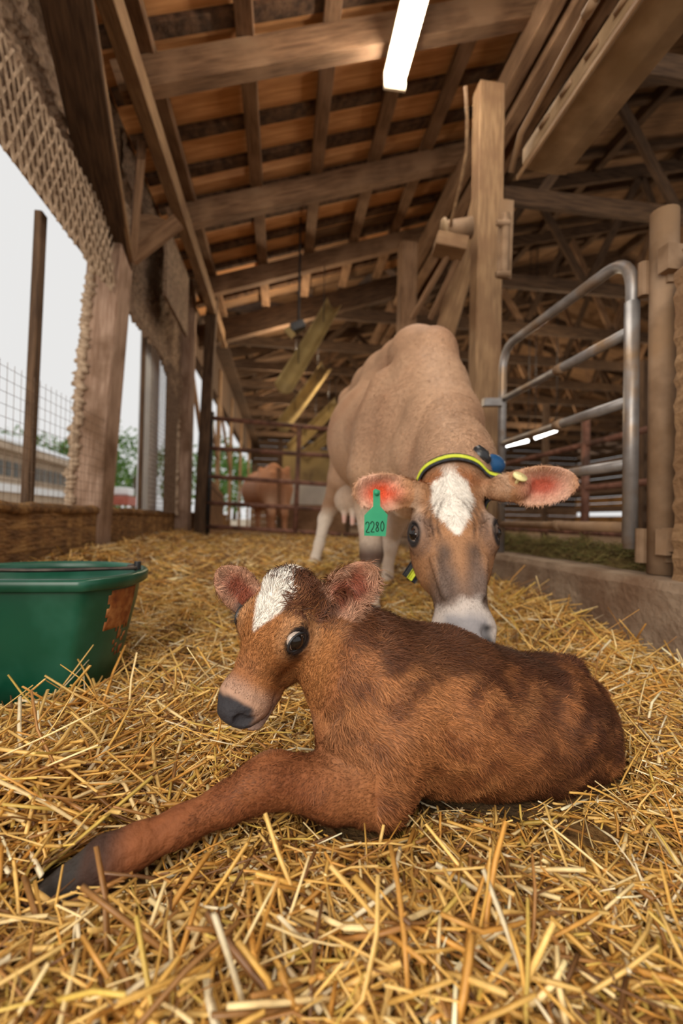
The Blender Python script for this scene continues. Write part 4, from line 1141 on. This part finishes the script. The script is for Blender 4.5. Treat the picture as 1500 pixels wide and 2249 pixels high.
# legs
def leg(pts, k=.03): KB.chain([(PD(*p[:3]), p[3]) for p in pts], k)
leg([(812, 1040, 2.08, .10), (812, 1105, 2.14, .072), (815, 1200, 2.18, .049), (816, 1222, 2.18, .050), (815, 1250, 2.19, .036), (815, 1312, 2.19, .034), (814, 1328, 2.19, .040)])
leg([(930, 1060, 2.25, .10), (885, 1110, 2.5, .07), (860, 1180, 2.7, .045), (855, 1200, 2.7, .045), (851, 1262, 2.72, .032), (850, 1274, 2.72, .038)])
leg([(775, 985, 3.15, .16), (752, 1050, 3.2, .10), (728, 1110, 3.38, .062), (714, 1140, 3.42, .050), (701, 1195, 3.36, .036), (692, 1228, 3.34, .040)])
leg([(880, 985, 3.15, .16), (868, 1050, 3.2, .10), (852, 1110, 3.38, .062), (845, 1140, 3.42, .050), (840, 1195, 3.36, .036), (838, 1228, 3.34, .040)])
KB.ell(PD(768, 1098, 2.95), (.10, .13, .10), None, .05)
KB.cone(PD(757, 1120, 2.9), PD(756, 1146, 2.88), .022, .015, .015)
KB.cone(PD(775, 1125, 2.85), PD(774, 1150, 2.83), .022, .015, .015)
V, F = KB.mesh(2)
N = vnormals(V, F)
H = KF.local(V); l, f, u = H.T; al = np.abs(l)
d2 = lambda p: np.linalg.norm(V - p, axis=1)
head = sstep(.30, .24, np.linalg.norm((H - [0, .07, -.07]) / [.75, 1, 1], axis=1)) * (V[:, 1] < 1.5)
nz, nz2 = n3(V, 9, .4), n3(V, 45, 2.2)
C = np.tile(np.array([.47, .285, .175]), (len(V), 1))
C = lerpc(C, (.39, .205, .115), sstep(-.1, .9, nz) * .6)
C = lerpc(C, (.60, .38, .23), np.exp(-(d2(PD(870, 1030, 1.9)) / .18) ** 2) * .8)
C = lerpc(C, (.31, .165, .095), np.exp(-(d2(PD(845, 960, 1.9)) / .15) ** 2) * .75)  # dark shading on flank and neck, put into the coat colour
C = lerpc(C, (.36, .185, .10), np.exp(-(d2(PD(1030, 960, 1.6)) / .14) ** 2) * .6)
legz = sstep(.62, .50, V[:, 2]) * (V[:, 1] > 1.9)
C = lerpc(C, (.78, .66, .54), legz * sstep(2.6, 3.0, V[:, 1]))                       # white hind legs
C = lerpc(C, (.74, .60, .48), legz * sstep(.70, .55, V[:, 2]) * (V[:, 1] <= 2.8) * .9)
C = lerpc(C, (.115, .065, .045), legz * np.exp(-((V[:, 2] - .33) / .06) ** 2) * (V[:, 1] < 2.45))     # dark knee
C = lerpc(C, (.80, .70, .58), np.exp(-(d2(PD(768, 1105, 2.95)) / .11) ** 2))
C = lerpc(C, (.75, .36, .30), np.exp(-(np.minimum(d2(PD(756, 1140, 2.89)), d2(PD(774, 1145, 2.84))) / .03) ** 2))
# face
C = lerpc(C, (.40, .195, .09), head)
C = lerpc(C, (.50, .31, .19), head * sstep(.06, .10, al) * sstep(.02, -.02, f) * .5)
C = lerpc(C, (.36, .13, .045), head * sstep(-.125, -.16, f + .012 * nz2) * sstep(-.14, -.08, u))       # rusty poll
dark = np.exp(-((al - .042) / .028) ** 2) * sstep(.02, .08, f) * sstep(.26, .19, f) * (u > -.10)
C = lerpc(C, (.10, .062, .045), head * np.clip(dark * (1.0 + .25 * nz2), 0, .92))
C = lerpc(C, (.15, .10, .078), head * sstep(.07, .16, f) * .8 * (u > -.12) * sstep(.085, .06, al))
C = lerpc(C, (.36, .18, .085), head * (np.exp(-(al / .014) ** 2) + .6 * np.exp(-((al - .064) / .008) ** 2)) * sstep(.02, .05, f) * sstep(.20, .10, f) * .75)
C = lerpc(C, (.14, .085, .06), head * np.exp(-((al - .066) / .022) ** 2 - ((f + .02) / .05) ** 2) * sstep(-.2, .5, nz2 + .3) * .75)
C = lerpc(C, (.62, .52, .45), head * np.exp(-((al - .096) / .014) ** 2 - ((f + .025) / .04) ** 2) * .8)
bw = np.interp(f, [-.165, -.15, -.125, -.09, -.05, -.01, .03, .045], [.020, .042, .055, .058, .047, .026, .003, -.05])
C = lerpc(C, (.82, .76, .68), sstep(.005, -.005, al - bw + .006 * nz2) * head * (u > -.06))
C = lerpc(C, (.66, .57, .51), head * sstep(.188, .222, f + .012 * nz2) * .85)  # pale muzzle ring
for off in (-.004, .013, .029):
    ll = al - (.050 + off + .10 * (f + .02) - 4.0 * (f + .02) ** 2)
    C = lerpc(C, (.10, .055, .035), head * np.exp(-(ll / .0036) ** 2) * sstep(-.10, -.07, f) * sstep(.05, .02, f) * .8)                                  # dark wrinkle lines: crease shade painted into the coat
pad = head * sstep(.215, .250, f + .006 * nz2) * sstep(-.10, -.08, u) * sstep(.068, .040, al)
C = lerpc(C, (.28, .26, .27), pad * .9)
C = lerpc(C, (.03, .028, .03), head * np.exp(-((al - .05) / .014) ** 2 - ((u + .028) / .016) ** 2) * sstep(.25, .262, f))
for s in (1, -1):
    e = KF(s * .114, .008, -.016); dl = np.linalg.norm((V - e) @ KF.R.T / [1, 1.25, 1], axis=1)
    C = lerpc(C, (.16, .09, .06), head * sstep(.070, .045, dl) * .7)
    C = lerpc(C, (.018, .013, .012), sstep(.036, .029, dl))
C = lerpc(C, (.62, .46, .34), np.exp(-((V - PD(893, 1120, 1.27)) ** 2).sum(1) / .03 ** 2) * .9)
for (base, tip), nn, W in ((EL, nL, .054), (ER, nR, .056)):
    L_ = np.linalg.norm(tip - base); a = (tip - base) / L_; n_ = nn - a * (nn @ a); n_ /= np.linalg.norm(n_); b_ = np.cross(n_, a)
    q = V - base; t = q @ a / L_; bb = q @ b_ / W; cc = q @ n_
    isE = (t > .02) & (t < 1.08) & (np.abs(bb) < 1.15) & (np.abs(cc) < .05)
    front = isE & (N @ n_ > 0)
    C = lerpc(C, (.46, .24, .12), isE * 1.0)
    C = lerpc(C, (.66, .40, .28), front * sstep(.1, .4, t))
    hot = front * np.exp(-((t - .52) / .26) ** 2 - ((bb * (1 if nn is nL else 1) - .0) / .55) ** 2)
    C = lerpc(C, (.80, .10, .03) if nn is nL else (.46, .085, .045), np.clip(hot * 1.25, 0, .97))  # left ear: light shining through it is put into the red
    C = lerpc(C, (.44, .22, .11), isE * sstep(.84, .98, np.maximum(np.abs(bb), t)) * .8)
MT['cowcoat'] = vcol_mat('cow_coat', .66, .28, .25, 120, 0.0, .07, 40)
me = mesh_from('cow', V, F, True); set_col(me, np.clip(C, 0, 1))
cow = obj('cow', me, 'cowcoat', label='standing fawn cow with a white heart-shaped forehead lowering its head to the calf', cat='cow')
MT['cowhair'] = vcol_mat('cow_hair', .55, .35)
def cow_flow(P):
    Hh = KF.local(P); hd = (np.linalg.norm((Hh - [0, .07, -.07]) / [.8, 1, 1], axis=1) < .29)[:, None]
    up_ = (Hh[:, 1:2] < 0)
    return np.where(hd, np.where(up_, KF.F * .6 + KF.L * np.sign(Hh[:, :1]) * .25, -KF.F * .5 + KF.F * 1.2 + KF.L * np.sign(Hh[:, :1]) * .3), A([-.1, .5, -.7]))
def cow_len(P):
    Hh = KF.local(P); r_ = np.linalg.norm((Hh - [0, .07, -.07]) / [.8, 1, 1], axis=1)
    L_ = np.where(r_ < .29, .0075, .013)
    L_ = np.where((r_ < .29) & (Hh[:, 1] < -.0) & (np.abs(Hh[:, 0]) < .07), .015, L_)
    L_ = np.where((r_ < .29) & (Hh[:, 1] < -.12), .02, L_)
    return np.where(Hh[:, 1] > .22, .004, L_)
def cow_mask(P):
    Hh = KF.local(P)
    m = np.where(P[:, 1] < 1.5, 3.0, np.where(P[:, 1] < 2.2, 1.1, .5))
    m = np.where((Hh[:, 1] > .235) & (np.abs(Hh[:, 0]) < .06), 0.0, m)
    for s in (1, -1): m = np.where(np.linalg.norm(Hh - [s * .114, .008, -.016], axis=1) < .042, 0.0, m)
    return m
fur('fur', V, F, N, C, 150000, cow_flow, cow_len, .0007, .16, cow, 'cowhair', 5, cow_mask, (.72, 1.22), clump=.3)
for s in (1, -1):
    eye(KF, s, .0965, .008, -.020, .0240, cow, (1, .12, .70), None, .42, .10)
MT['hooflite'] = mat('pale_hoof', (0.55, 0.47, 0.38), (0.66, 0.58, 0.48), .5, 20)
for p in ((814, 1335, 2.19), (850, 1280, 2.72), (691, 1235, 3.34), (838, 1235, 3.34)):
    c_ = PD(*p)
    for sx in (-.022, .022):
        a_ = c_ + A([sx, 0, .01])
        tube('hoof', [a_, a_ + A([0, -.025, -.035]), a_ + A([sx * .2, -.05, -.062])], [.028, .034, .036], 'hooflite', cow, 10)
# tail hanging behind
tube('tail', [PD(800, 905, 3.42), PD(745, 960, 3.5), PD(742, 1050, 3.52), PD(745, 1120, 3.52)], [.035, .026, .02, .028], 'cowhair_t' if False else mat('tail_hair', (.22, .12, .07), (.32, .19, .11), .7, 30), cow, 10)

# ================================================================== collar and ear tags
cl = empty('neck_collar', PD(1010, 1000, 1.42), label='black and lime nylon collar with a blue transponder around the neck of the cow', cat='collar')
MT['lime'] = mat('lime_webbing', (.52, .58, .03), (.62, .68, .06), .6, 60)
MT['webbing'] = mat('black_webbing', (.02, .02, .024), (.04, .04, .045), .7, 80)
MT['blue'] = mat('blue_plastic', (.01, .06, .16), (.02, .09, .22), .35, 10)
c0 = PD(1008, 1076, 1.33); ax_ = PD(1000, 1000, 1.60) - PD(1006, 1064, 1.40); ax_ /= np.linalg.norm(ax_)
sx_ = RIGHT - ax_ * (RIGHT @ ax_); sx_ /= np.linalg.norm(sx_); sz_ = np.cross(sx_, ax_)
if sz_[2] < 0: sz_ = -sz_
def neck_r(t, w):
    dv = sx_ * math.cos(t) + sz_ * math.sin(t)
    rr = np.arange(.05, .20, .002)
    v_ = KB.value(c0 + ax_ * w + rr[:, None] * dv)
    k_ = np.nonzero(v_ > 0)[0]
    return rr[k_[0]] if len(k_) else .16
NR = np.array([neck_r(2 * math.pi * i / 64, 0) for i in range(64)])
for _ in range(3): NR = (np.roll(NR, 1) + NR + np.roll(NR, -1)) / 3
def band(name, w0, w1, r, m):
    n = 64; V_, F_ = [], []
    for i in range(n):
        t = 2 * math.pi * i / n; dv = sx_ * math.cos(t) + sz_ * math.sin(t)
        rad, ro = dv * (NR[i] + .003 + r), dv * (NR[i] + .008 + r)
        V_ += [c0 + rad + ax_ * w0, c0 + ro + ax_ * w0, c0 + ro + ax_ * w1, c0 + rad + ax_ * w1]
    for i in range(n):
        a_, b_ = i * 4, ((i + 1) % n) * 4
        F_ += [(a_ + k, a_ + (k + 1) % 4, b_ + (k + 1) % 4, b_ + k) for k in range(4)]
    return obj(name, mesh_from(name, V_, F_, True), m, cl)
band('strap', -.022, .022, 0.0, 'webbing')
band('lime_stripe', -.012, .006, 0.004, 'lime')
a_, b_ = PD(1054, 998, 1.37), PD(1092, 1045, 1.37)
V_, F_ = sphere_data((a_ + b_) / 2 + A([0.006, 0, .0]), (.045, .035, .034), None, 20, 14)
tp = obj('transponder', mesh_from('transponder', V_, F_, True), 'blue', cl)
tube('transponder_cap', [PD(1038, 986, 1.34), PD(1042, 989, 1.335), PD(1056, 1003, 1.33), PD(1064, 1016, 1.335), PD(1066, 1020, 1.34)], [.006, .022, .027, .022, .006], 'black', cl, 14)
# loose strap end hanging below the jaw
q0, q1 = PD(935, 1215, 1.33), PD(897, 1272, 1.31)
beam('strap_end', q0, q1, .046, .005, 'webbing', cl, up=tuple(camvec((.2, .1, 1))))
beam('strap_end_stripe', q0 + camvec((.2, .1, 1)) * .004, q1 + camvec((.2, .1, 1)) * .004, .016, .002, 'lime', cl, up=tuple(camvec((.2, .1, 1))))
# ear tag with its number
et = empty('ear_tag', PD(828, 1120, 1.21), label='green plastic ear tag numbered 2280 in the left-hand ear of the cow', cat='ear tag')
MT['green'] = mat('green_tag_plastic', (.03, .30, .15), (.04, .34, .17), .45, 20)
to = PD(824, 1130, 1.205); tr = camvec((1, -.02, .15)); tu = camvec((.10, 1, .12)); tu = tu - tr * (tu @ tr); tu /= np.linalg.norm(tu); tn = np.cross(tr, tu)
if tn @ FWD > 0: tn = -tn
o2 = [(-.026, -.052), (.026, -.052), (.030, .0), (.012, .020), (.011, .058), (-.0005, .062), (-.006, .058), (-.005, .020), (-.026, -.002)]
s_ = 1.1
Vt = [to + tr * x * s_ + tu * y * s_ + tn * z for z in (.0025, -.0025) for x, y in o2]; n = len(o2)
Ft = [tuple(range(n)), tuple(range(2 * n - 1, n - 1, -1))] + [(i, n + i, n + (i + 1) % n, (i + 1) % n) for i in range(n)]
pn = obj('tag_panel', mesh_from('tag_panel', Vt, Ft), 'green', et)
tube('tag_stud', [to + tr * .003 + tu * .058 + tn * .002, to + tr * .003 + tu * .058 + tn * .009], .007, 'green', et, 12)
MT['ink'] = mat('black_marker', (.01, .015, .012), rough=.6)
# handwritten digits as thin pen strokes
def stroke(pts, parent):
    return [to + tr * x * s_ + tu * y * s_ + tn * .0035 for x, y in pts]
def dig(ch, x0, w, y0, h):
    g = {'2': [[(0, .78), (.18, 1), (.7, 1), (.92, .75), (.7, .45), (.0, .02), (1, .04)]],
         '8': [[(.5, .54), (.1, .76), (.45, 1), (.85, .78), (.5, .54), (.05, .25), (.45, 0), (.9, .24), (.5, .54)]],
         '0': [[(.5, 1), (.1, .75), (.08, .3), (.45, 0), (.9, .28), (.92, .72), (.5, 1)]]}[ch]
    b = MB()
    for st in g:
        pts = arc_pts([(x0 + a * w, y0 + c * h, 0) for a, c in st], .004, 3)
        b.tube(stroke([(p[0], p[1]) for p in pts], None), .0011, 6)
    o = b.build('digit', 'ink', et)
for i, ch in enumerate('2280'):
    dig(ch, -.0225 + i * .0118, .0095, -.044 + .001 * i, .026)
bt = empty('button_tag', PD(1142, 1046, 1.24), label='small round yellow button tag on top of the right-hand ear of the cow', cat='ear tag')
MT['yel'] = mat('pale_yellow_plastic', (.72, .62, .28), (.8, .7, .35), .4, 20)
bn = camvec((.25, .75, .6))
tube('disc', [PD(1142, 1047, 1.235) - bn * .003, PD(1142, 1047, 1.235) + bn * .003], .020, 'yel', bt, 20)
tube('pin', [PD(1142, 1047, 1.235) - bn * .03, PD(1142, 1047, 1.235) + bn * .005], .005, 'yel', bt, 10)

# ================================================================== second cow, seen from behind beyond the gate
def small_cow():
    B2 = Body(axis_grid(-1.2, 1.4, [], .016), axis_grid(7.0, 9.7, [], .02), axis_grid(0.1, 1.7, [], .016))
    Y0 = 7.35
    S = lambda px, py, y: PY(px, py, y)
    B2.ell(S(600, 1070, Y0 + .35), (.30, .36, .33), None, .1)
    B2.chain([(S(600, 1072, Y0 + .4), .32), (S(575, 1078, Y0 + 1.0), .34), (S(562, 1078, Y0 + 1.6), .28)], .08)
    B2.chain([(S(602, 1026, Y0 + .2), .06), (S(596, 1032, Y0 + .8), .06), (S(575, 1045, Y0 + 1.5), .06)], .15)
    B2.cone(S(572, 1032, Y0 + .35), S(580, 1048, Y0 + .3), .05, .08, .05)
    B2.cone(S(632, 1030, Y0 + .35), S(626, 1048, Y0 + .3), .05, .08, .05)
    for q in (596, 622):
        B2.cone(S(q, 1040, Y0 + .05), S(q, 1060, Y0 + .05), .04, .06, .06)
        B2.chain([(S(q, 1075, Y0 + .2), .17), (S(q, 1110, Y0 + .15), .10), (S(q + 2, 1130, Y0 + .05), .06), (S(q + 3, 1150, Y0 + .1), .04), (S(q + 3, 1164, Y0 + .1), .045)], .03)
    for q in (566, 590):
        B2.chain([(S(q, 1100, Y0 + 1.4), .1), (S(q, 1135, Y0 + 1.4), .05), (S(q, 1158, Y0 + 1.4), .045)], .03)
    B2.chain([(S(562, 1070, Y0 + 1.7), .18), (S(548, 1100, Y0 + 2.1), .12)], .05)
    B2.cone(S(605, 1108, Y0 + .35), S(606, 1122, Y0 + .35), .09, .06, .05)
    V, F = B2.mesh(2); N = vnormals(V, F)
    C = np.tile(np.array([.52, .25, .13]), (len(V), 1))
    C = lerpc(C, (.42, .18, .085), sstep(0, .8, n3(V, 8)) * .6)
    C = lerpc(C, (.70, .47, .32), np.exp(-(np.linalg.norm(V - S(597, 1100, Y0), axis=1) / .16) ** 2) * .7)
    me = mesh_from('back_cow', V, F, True); set_col(me, C)
    o = obj('grazing_cow', me, 'cowcoat', label='small red-brown cow seen from behind beyond the rusty back gate', cat='cow')
    tube('tail', [S(612, 1030, Y0 - .02), S(613, 1050, Y0 - .12), S(613, 1100, Y0 - .12), S(612, 1135, Y0 - .12)], [.04, .03, .022, .035], mat('red_tail_hair', (.16, .07, .03), (.24, .11, .05), .8, 30), o, 8)
small_cow()
# ================================================================== BUCKET
BC = A([-0.70, 1.42]); BR, BFLAT = 0.288, 0.200
def dshape(n=96, grow=0.0):
    out = []
    for i in range(n):
        t = 2 * math.pi * i / n
        x, y = math.cos(t) * (BR + grow), math.sin(t) * (BR + grow)
        lim = -(BFLAT + grow)
        if y < lim: y = lim + (y - lim) * .03
        out.append((x, y))
    return out
BZ0, BZ1 = 0.0, 0.335
bk = empty('bucket', (BC[0], BC[1], BZ0), label='green plastic flat-sided bucket with a wire handle standing in the straw at left', cat='bucket')
MT['bgreen'] = mat('green_bucket_plastic', (0.003, 0.058, 0.030), (0.006, 0.085, 0.044), 0.34, 3, spec=0.5, c3=(0.018, 0.11, 0.066), s3=7, bump=.05)
def ring_mesh(name, prof, m, parent, n=96):
    V, F = [], []
    for sc, gr, z in prof:
        V += [(BC[0] + x * sc, BC[1] + y * sc, z) for x, y in dshape(n, gr)]
    K = len(prof)
    for i in range(K - 1):
        for k in range(n): F.append((i * n + k, i * n + (k + 1) % n, (i + 1) * n + (k + 1) % n, (i + 1) * n + k))
    return V, F, n, K
prof = [(.0, 0, .004), (.72, 0, .0), (.74, 0, .004), (.80, 0, .08), (.93, 0, .25), (.955, 0, BZ1 - .035), (.955, 0, BZ1 - .033), (.945, 0, BZ1 - .01), (.92, 0, .25), (.79, 0, .08), (.73, 0, .012), (.0, 0, .012)]
V, F, n, K_ = ring_mesh('shell', prof, None, None)
obj('shell', mesh_from('shell', V, F, True), 'bgreen', bk)
prof = [(.945, 0, BZ1 - .028), (1.0, .002, BZ1 - .032), (1.0, .008, BZ1 - .028), (1.0, .010, BZ1 - .006), (1.0, .005, BZ1), (.965, 0, BZ1 + .001), (.94, 0, BZ1 - .006), (.945, 0, BZ1 - .028)]
V, F, n, K_ = ring_mesh('rim', prof, None, None)
obj('rim', mesh_from('rim', V, F, True), 'bgreen', bk)
hp = [PZ(300, 1248, BZ1 + .008), PZ(240, 1249, BZ1 + .006), PZ(150, 1252, BZ1 + .006), PZ(60, 1253, BZ1 + .006), PZ(-40, 1252, BZ1 + .006), PZ(-150, 1247, BZ1 + .006), PZ(-240, 1240, BZ1 + .006)]
MT['wire'] = mat('dark_handle_wire', (.05, .04, .035), (.12, .09, .07), .4, 20, metal=.6)
tube('handle', hp, .0055, 'wire', bk, 8)
e_ = PZ(296, 1246, BZ1 + .006)
tube('handle_lug', [e_ + A([-.02, 0, 0]), e_ + A([.012, .004, .002])], .009, 'wire', bk, 10)
b = MB(); b.tube([e_ + A([.008, 0, -.01]), e_ + A([.008, 0, .018])], .010, 10); b.build('lug_head', 'black', bk)
# remains of an orange sticker on the side
V, F = [], []
nu, nv = 14, 16
for j in range(nv + 1):
    z = .10 + .195 * j / nv
    sc = np.interp(z, [.08, .25, .30], [.80, .93, .955])
    for i in range(nu + 1):
        t = math.radians(-27 + 26 * i / nu)
        V.append((BC[0] + math.cos(t) * (BR * sc + .0015), BC[1] + math.sin(t) * (BR * sc + .0015), z))
for j in range(nv):
    for i in range(nu):
        keep = (j > 6 and not (i < 1 and j % 3 == 0)) or (random.random() < .35 and i > 5)
        if keep: F.append((j * (nu + 1) + i, j * (nu + 1) + i + 1, (j + 1) * (nu + 1) + i + 1, (j + 1) * (nu + 1) + i))
o = obj('torn_sticker', mesh_from('torn_sticker', V, F, True), mat('rusty_orange_sticker', (.36, .12, .03), (.20, .06, .02), .8, 40, c3=(.5, .22, .07), s3=30), bk)
o['label'] = 'torn rusty orange sticker'
sm = o.modifiers.new('thickness', 'SOLIDIFY'); sm.thickness = .001

# ================================================================== STRAW BED
nx_, ny_ = 240, 380
gx = np.linspace(-1.33, 1.352, nx_); gy_ = np.linspace(-0.2, 10.5, ny_) if False else np.concatenate([np.linspace(-0.2, 2.6, 230), np.linspace(2.65, 12, 110)])
ny_ = len(gy_)
GXm, GYm = np.meshgrid(gx, gy_, indexing='ij')
Vg = np.stack([GXm, GYm, ground_h(GXm, GYm) - .012], -1).reshape(-1, 3)
ii, jj = np.meshgrid(np.arange(nx_ - 1), np.arange(ny_ - 1), indexing='ij')
q = (ii * ny_ + jj).ravel()
bed = obj('straw_bed', mesh_from('straw_bed', Vg, np.stack([q, q + ny_, q + ny_ + 1, q + 1], 1), True), 'earth',
          label='deep golden straw bedding covering the floor of the pen', cat='straw', kind='stuff')
def make_straw(name, X, Y, Zoff, Ln, Wd, tilt, az, col, seed, parent, m, stations=4, bend=.12, clear=True):
    r = np.random.default_rng(seed); n = len(X)
    dr = np.stack([np.cos(az) * np.cos(tilt), np.sin(az) * np.cos(tilt), np.sin(tilt)], 1)
    c = np.stack([X, Y, ground_h(X, Y) + Zoff], 1)
    c[:, 2] += np.abs(np.sin(tilt)) * Ln * .32
    sd = np.cross(dr, [0, 0, 1.0]); sd /= np.linalg.norm(sd, axis=1)[:, None] + 1e-9
    upv = np.cross(sd, dr)
    ts = np.linspace(-.5, .5, stations)
    bn = r.normal(0, bend, (n, 2)); kink = r.random(n) < .18; kp = r.uniform(-.25, .25, n); ka = r.normal(0, .55, n)
    S = []
    for t in ts:
        p = c + dr * (Ln * t)[:, None] + (sd * bn[:, :1] + upv * bn[:, 1:] * .5) * (Ln * (t * t - .08))[:, None]
        p = p + sd * (np.where(kink, np.maximum(t - kp, 0) * ka, 0) * Ln)[:, None]
        S.append(p)
    S = np.stack(S, 1)                                    # n, st, 3
    ok = np.ones(n, bool)
    if clear:
        for k in range(stations):
            P = S[:, k]
            ok &= CB.value(P) > .012
            ok &= KB.value(P) > .004
            bx_ = np.hypot(P[:, 0] - BC[0], P[:, 1] - BC[1]); ok &= ~((bx_ < .21 + .22 * np.clip(P[:, 2], 0, .335)) & (P[:, 2] < .36))
            gz = ground_h(P[:, 0], P[:, 1])
            ok &= (P[:, 0] < 1.345) & (P[:, 0] > WX + .0)
            ok &= ((P - EYE) @ FWD > .36)
            S[:, k, 2] = np.maximum(P[:, 2], gz - .012)
    S, Wd, sd, upv, col, dr = S[ok], Wd[ok], sd[ok], upv[ok], col[ok], dr[ok]; n = len(S)
    roll = r.uniform(-.9, .9, n)
    a = sd * np.cos(roll)[:, None] + upv * np.sin(roll)[:, None]; b_ = -sd * np.sin(roll)[:, None] + upv * np.cos(roll)[:, None]
    fl = r.uniform(.35, .75, n)
    taper = np.interp(ts, [-.5, 0, .5], [.9, 1, .75])
    ring = []
    for k in range(stations):
        w = (Wd * taper[k] * .5)[:, None]
        ring.append(np.stack([S[:, k] + a * w, S[:, k] + b_ * w * fl[:, None], S[:, k] - a * w, S[:, k] - b_ * w * fl[:, None]], 1))
    VV = np.stack(ring, 1).reshape(-1, 3)                # n*st*4
    base = (np.arange(n) * stations * 4)[:, None, None]
    qs = []
    for k in range(stations - 1):
        for e in range(4):
            qs.append([k * 4 + e, k * 4 + (e + 1) % 4, (k + 1) * 4 + (e + 1) % 4, (k + 1) * 4 + e])
    qs.append([3, 2, 1, 0]); z = (stations - 1) * 4; qs.append([z, z + 1, z + 2, z + 3])
    FF = (base + np.array(qs)[None]).reshape(-1, 4)
    me = mesh_from(name, VV, FF, False)
    grad = np.linspace(.92, 1.06, stations)
    CC = (col[:, None, None, :] * grad[None, :, None, None] * np.ones((1, 1, 4, 1))).reshape(-1, 3)
    set_col(me, np.clip(CC, 0, 1))
    o = obj(name, me, m, parent); o['kind'] = 'stuff'
    return o
MT['straw'] = vcol_mat('golden_straw', .42, .45, 0, 60, 0, .12, 120)
def straw_cols(n, r, dark=0.0):
    pal = np.array([[.72, .41, .095], [.82, .52, .16], [.88, .66, .32], [.62, .30, .06], [.34, .155, .04], [.92, .77, .50], [.70, .47, .10], [.20, .09, .03]])
    w = np.array([.26, .22, .12, .16, .10 + dark * .4, .06, .06, .05 + dark * .5]); w /= w.sum()
    c = pal[r.choice(len(pal), n, p=w)]
    return c * r.uniform(.78, 1.18, (n, 1))
def scatter(n, y0, y1, x0, x1, seed, lmin, lmax, wmin, wmax, zmax, tsd, name, st=4, dark=0.0, fan=None):
    r = np.random.default_rng(seed)
    Y = r.uniform(y0, y1, n); X = r.uniform(x0, x1, n)
    # keep to what the view can hold, with a margin for other standpoints
    P = np.stack([X, Y, np.zeros(n)], 1) - EYE
    d = P @ FWD; px_ = CX + FPX * (P @ RIGHT) / np.maximum(d, .05)
    keep = (d > .36) & (px_ > -700) & (px_ < 2300)
    hollow = np.exp(-(((X - .47) / .13) ** 2 + ((Y - .69) / .055) ** 2))
    keep &= r.random(n) > hollow * 1.05
    X, Y = X[keep], Y[keep]; n = len(X)
    L_ = lmin + (lmax - lmin) * r.beta(1.4, 3.2, n)
    W_ = r.uniform(wmin, wmax, n) * np.where(r.random(n) < .25, .55, 1)
    t_ = r.normal(0, tsd, n); t_ = np.clip(t_, -.9, .9)
    az = r.uniform(0, 2 * np.pi, n)
    return make_straw(name, X, Y, r.uniform(-.008, zmax, n), L_, W_, t_, az, straw_cols(n, r, dark), seed + 1, bed, 'straw', st)
scatter(33000, .30, 1.25, -1.2, 1.33, 1, .03, .185, .0030, .0080, .030, .24, 'near_straw')
scatter(24000, .30, 1.25, -1.2, 1.33, 2, .015, .075, .0018, .0048, .036, .38, 'chopped_straw', 3, .3)
scatter(26000, 1.2, 2.6, -1.35, 1.34, 3, .04, .24, .0035, .0075, .038, .22, 'middle_straw', 3)
scatter(24000, 2.5, 7.0, -1.36, 1.34, 4, .05, .28, .006, .013, .045, .2, 'far_straw', 3, .25)
# springy tussock left of the leg, drift at the bucket foot, upright stalks
r = np.random.default_rng(77)
def heap(n, cx, cy, sx, sy, h, seed, l0=.08, l1=.26, w0=.004, w1=.008, ts=.35, az=None):
    r = np.random.default_rng(seed)
    X = r.normal(cx, sx, n); Y = r.normal(cy, sy, n)
    e = np.exp(-.5 * (((X - cx) / sx) ** 2 + ((Y - cy) / sy) ** 2))
    a = r.uniform(0, 2 * np.pi, n) if az is None else r.normal(az, .6, n)
    return make_straw('straw_heap', X, Y, r.uniform(0, h, n) * e, r.uniform(l0, l1, n), r.uniform(w0, w1, n), r.normal(0, ts, n), a, straw_cols(n, r), seed + 1, bed, 'straw', 4, .2)
heap(700, -.42, .80, .11, .075, .055, 101, ts=.3)
heap(700, -.50, 1.22, .20, .07, .035, 102)
heap(500, .85, 1.25, .25, .2, .05, 103)
heap(900, 1.10, 1.75, .16, .45, .07, 104)
heap(340, .1, .48, .35, .07, .045, 105, .06, .17, .005, .010, .45)

# ================================================================== FEED behind the kerb
MT['feed'] = vcol_mat('green_brown_feed', .8, .2, 0, 60, 0, .15, 60)
fx = np.linspace(KX + .245, 2.5, 30); fy = np.linspace(.9, 7.0, 120)
FXm, FYm = np.meshgrid(fx, fy, indexing='ij')
def feed_h(x, y): return .16 + .20 * np.exp(-((x - 1.85) / .30) ** 2) + .025 * vnoise(x * 9, y * 9, .5)
Vg = np.stack([FXm, FYm, feed_h(FXm, FYm)], -1).reshape(-1, 3)
ii, jj = np.meshgrid(np.arange(29), np.arange(119), indexing='ij'); q = (ii * 120 + jj).ravel()
me = mesh_from('feed', Vg, np.stack([q, q + 120, q + 121, q + 1], 1), True); set_col(me, np.tile([.16, .11, .04], (len(Vg), 1)))
feed = obj('chopped_feed', me, 'feed', label='brownish green chopped hay feed heaped behind the concrete kerb', cat='feed', kind='stuff')
r = np.random.default_rng(55); n = 9000
X = r.normal(1.78, .16, n); Y = r.uniform(1.0, 6.0, n); k_ = X > KX + .23; X, Y = X[k_], Y[k_]; n = len(X)
cc = np.array([[.24, .17, .06], [.30, .24, .08], [.15, .10, .04], [.20, .19, .06]])[r.integers(0, 4, n)] * r.uniform(.7, 1.2, (n, 1))
_gh = ground_h
def ground_h(x, y): return feed_h(x, y)
make_straw('feed_stalks', X, Y, r.uniform(0, .03, n), r.uniform(.03, .12, n), r.uniform(.003, .006, n), r.normal(0, .3, n), r.uniform(0, 6.28, n), cc, 56, feed, 'feed', 3, .15, False)
ground_h = _gh
